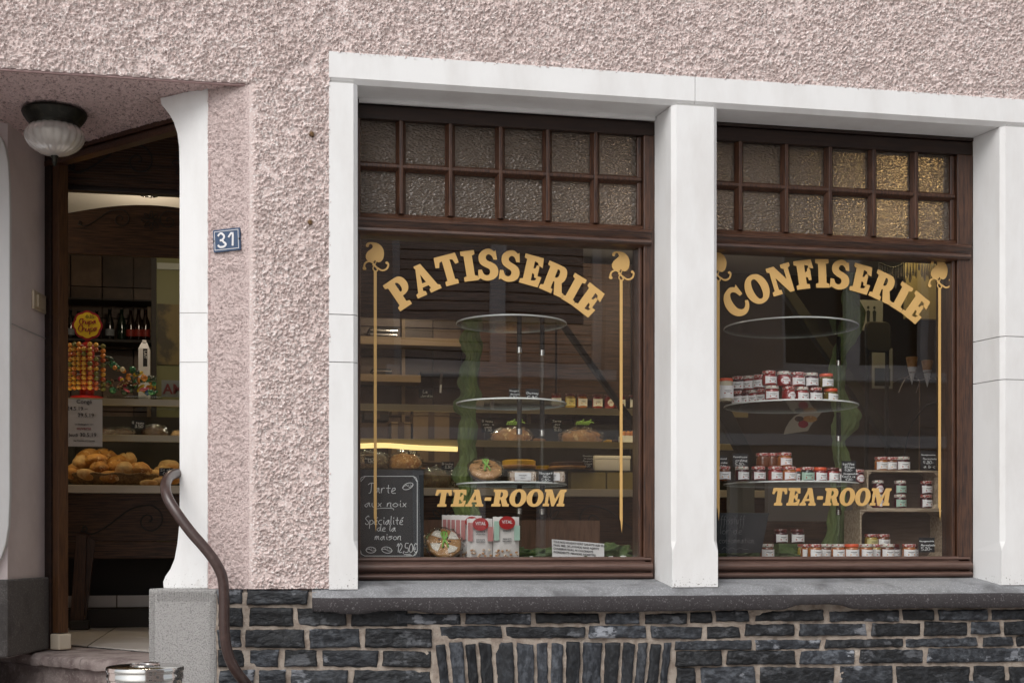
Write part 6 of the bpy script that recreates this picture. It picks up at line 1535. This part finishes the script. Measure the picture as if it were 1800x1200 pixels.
# ============================================================ tea room behind the right window
def beam(name, p, q, Y, w, label, m_=M_DARK):
    o = MB().obox(W(*p, Y), W(*q, Y), .07, w*mpp(Y), up=(0,1,0)) if False else MB().slab([W(p[0]-w/2, p[1], Y), W(p[0]+w/2, p[1], Y), W(q[0]+w/2, q[1], Y), W(q[0]-w/2, q[1], Y)], (0, .06, 0))
    return tag(o.build(name, m_, bev=.004), label, 'beam')
beam('dark_stripe', (1378, 500), (1580, 790), 2.3, 22, 'dark diagonal stripe in the tea room behind the right window')  # plain dark diagonal stripes set behind the window glass
beam('dark_stripe', (1262, 700), (1345, 860), 2.1, 26, 'dark diagonal stripe low at the left of the right window')
beam('dark_stripe', (985, 560), (1155, 800), 2.2, 10, 'dark thin diagonal stripe at the right of the left window')
m_pan = mat('grey_beige_panel', (.30,.26,.23), .7)
dark_box('bench_back', 1350, 1512, 850, 925, 1.4, .05, m_pan, 'grey beige bench back panel behind the TEA-ROOM lettering, right window', 'bench')
dark_box('bench_back', 1283, 1327, 848, 925, 1.45, .05, mat('olive_panel', (.17,.15,.10), .7), 'narrow olive bench end panel left of the larger one, right window', 'bench')
dark_box('room_screen', 1655, 1790, 200, 960, 1.25, .06, mat('brown_screen', (.10,.065,.05), .7), 'brown wooden partition at the right edge of the right window', 'partition')
dark_box('curtain_panel', 1592, 1648, 215, 560, 1.9, .03, mat('amber_curtain', (.34,.28,.16), .8), 'pale amber curtain panel near the wall lamp in the tea room', 'curtain')
p = W(1580, 318, 1.75)
t = thing('wall_lamp', (p.x, 1.75, p.z), 'glowing amber lamp seen through the hammered panes of the right window', 'lamp')
MB().lathe([(.02, -.07), (.085, -.05), (.105, 0), (.085, .05), (.02, .07)], (p.x, 1.75, p.z), 24).build('globe', M_AMB, t, smooth=True)
MB().tube([(p.x, 1.75, p.z+.065), (p.x, 1.75, 3.468)], .008, 8).build('stem', M_BRZ, t)
# glass bead garland
m = MB(); r2 = random.Random(3); gp = catm([(1545,462),(1570,470),(1600,458),(1630,455),(1650,462)], 6)
pz_ = [W(a, b_, 1.5) for a, b_ in gp]; 
t = thing('bead_garland', tuple(pz_[0]), 'hanging garland of clear glass drops at the top of the right window', 'garland')
MB().tube(pz_, .003, 6).build('string', M_BRZ, t)
for i, p in enumerate(pz_[::1]):
    ln = r2.uniform(.05, .13); MB().tube([p, p-Vector((0,0,ln*.5)), p-Vector((0,0,ln*.8)), p-Vector((0,0,ln))], [.002, .004, .008, .001], 8).build('drop', M_LGL, t, smooth=True)
# ice cream cones in a rack
for i, (px, y0, y1) in enumerate(((1603, 628, 676), (1630, 634, 680))):
    Y = 1.3; a = W(px, y0, Y); b_ = W(px, y1, Y); h = a.z-b_.z; r_ = 10.5*mpp(Y, px)
    t = thing('ice_cream_cone', (a.x, Y, b_.z), ['left of two wafer cones in white paper sleeves', 'right of two wafer cones in white paper sleeves'][i], 'ice cream cone', 'wafer cones in the rack')
    MB().lathe([(r_*.68, h*.62), (r_, h), (r_*.9, h*1.01), (.002, h*.98)], (a.x, Y, b_.z), 20).build('wafer', M_CAKE, t, smooth=2)
    MB().lathe([(.001, 0), (r_*.72, h*.64), (r_*.74, h*.64), (r_*.70, h*.60)], (a.x, Y, b_.z), 20).build('sleeve', M_PAP, t, smooth=2)
Y = 1.3
t = thing('cone_rack', tuple(W(1616, 700, Y)), 'thin twisted wire rack holding two wafer cones', 'rack')
for rr_, pxc in ((9, 1603), (9, 1630)):
    c_ = W(pxc, 655, Y); MB().tube([(c_.x+rr_*mpp(Y)*.75*math.cos(k_*.4), Y+rr_*mpp(Y)*.75*math.sin(k_*.4), c_.z) for k_ in range(17)], .003, 6).build('ring', M_STEEL, t)
m = MB(); m.tube(catm([tuple(W(*q_, Y)) for q_ in ((1570,672),(1590,664),(1612,668),(1640,664),(1650,668))], 5), .003, 6); m.tube(catm([tuple(W(*q_, Y)) for q_ in ((1580,690),(1590,668),(1600,660),(1616,668),(1610,690))], 5), .003, 6); m.tube([W(1616, 668, Y), W(1616, 760, Y), W(1616, 900, Y)], .004, 6)
m.build('wire_frame', M_STEEL, t)
# posters
def poster(px0, px1, py0, py1, Y, label, col_, fig=None):
    a = W(px0, py1, Y); b_ = W(px1, py0, Y); t = thing('poster', ((a.x+b_.x)/2, Y, a.z), label, 'poster')
    MB().box(a.x, b_.x, Y, Y+.004, a.z, b_.z).build('sheet', col_, t); w_, h_ = b_.x-a.x, b_.z-a.z
    m = MB()
    if fig == 'figs':
        for k_ in range(3):
            x = a.x+w_*(.25+.22*k_); m.slab([(x-.008, Y-.001, a.z+h_*.28), (x+.008, Y-.001, a.z+h_*.28), (x+.012, Y-.001, a.z+h_*.62), (x, Y-.001, a.z+h_*.68), (x-.012, Y-.001, a.z+h_*.62)], (0, -.001, 0)); m.blob((x, Y-.001, a.z+h_*.75), .008, .001, .010, amp=0, flatb=False, n=12, m=6)
    else:
        m.box(a.x+w_*.12, b_.x-w_*.12, Y-.002, Y-.0005, a.z+h_*.06, a.z+h_*.5)
    m.build('print', M_BLK, t)
pg = mat('dim_paper', (.22,.22,.23), .8)
poster(1503, 1552, 528, 580, 2.35, 'grey poster with three small standing figures in the tea room', pg, 'figs')
poster(1533, 1569, 612, 682, 2.36, 'tall pale card with a dark picture below the figure poster', pg)
# dark rounded chair back
c_ = W(1545, 590, 1.9)
t = thing('chair', (c_.x, 1.95, FZ), 'dark chair with a rounded back seen through the right window', 'chair')
MB().plate(c_.x-.075, c_.x+.075, 1.9, 1.93, c_.z-.09, c_.z+.08, .035, 6).build('backrest', M_DARK, t, bev=.006)
for sx in (-.06, .06): MB().tube([(c_.x+sx, 1.92, c_.z-.08), (c_.x+sx, 1.95, FZ)], .012, 8).build('leg', M_DARK, t)
# hanging picture fan of pastries
Y = .95
cr = [(1378,763),(1381,752),(1388,740),(1397,731),(1410,724.5),(1425,722),(1447,721),(1440,730),(1432,739),(1425,748),(1420,757)]
t = thing('picture_card', tuple(W(1400, 760, Y)), 'fan shaped picture card of macarons hanging under the middle glass tier', 'card')
MB().slab([W(*q_, Y) for q_ in cr], (0, .003, 0)).build('card', mat('card_beige', (.42,.36,.28), .6), t)
m = MB()
for px, py, rx, rz_, k_ in ((1412, 745, 10, 7, 0), (1424, 736, 14, 6, 1), (1405, 736, 9, 5, 2)):
    m.cur = k_; c_ = W(px, py, Y-.001); m.blob(c_, rx*mpp(Y), .002, rz_*mpp(Y), amp=.1, flatb=False, n=16, m=8)
m.build('picture', [M_DRED, M_BRD, M_CHO], t, smooth=True)
# black lamp cord curving down
tag(MB().tube([W(a, b_, 1.2) for a, b_ in catm([(1660,704),(1630,712),(1608,738),(1596,765),(1590,800),(1588,824)], 6)], .004, 6).build('cable', M_DARK), 'black cable curving down behind the upper crate', 'cable')
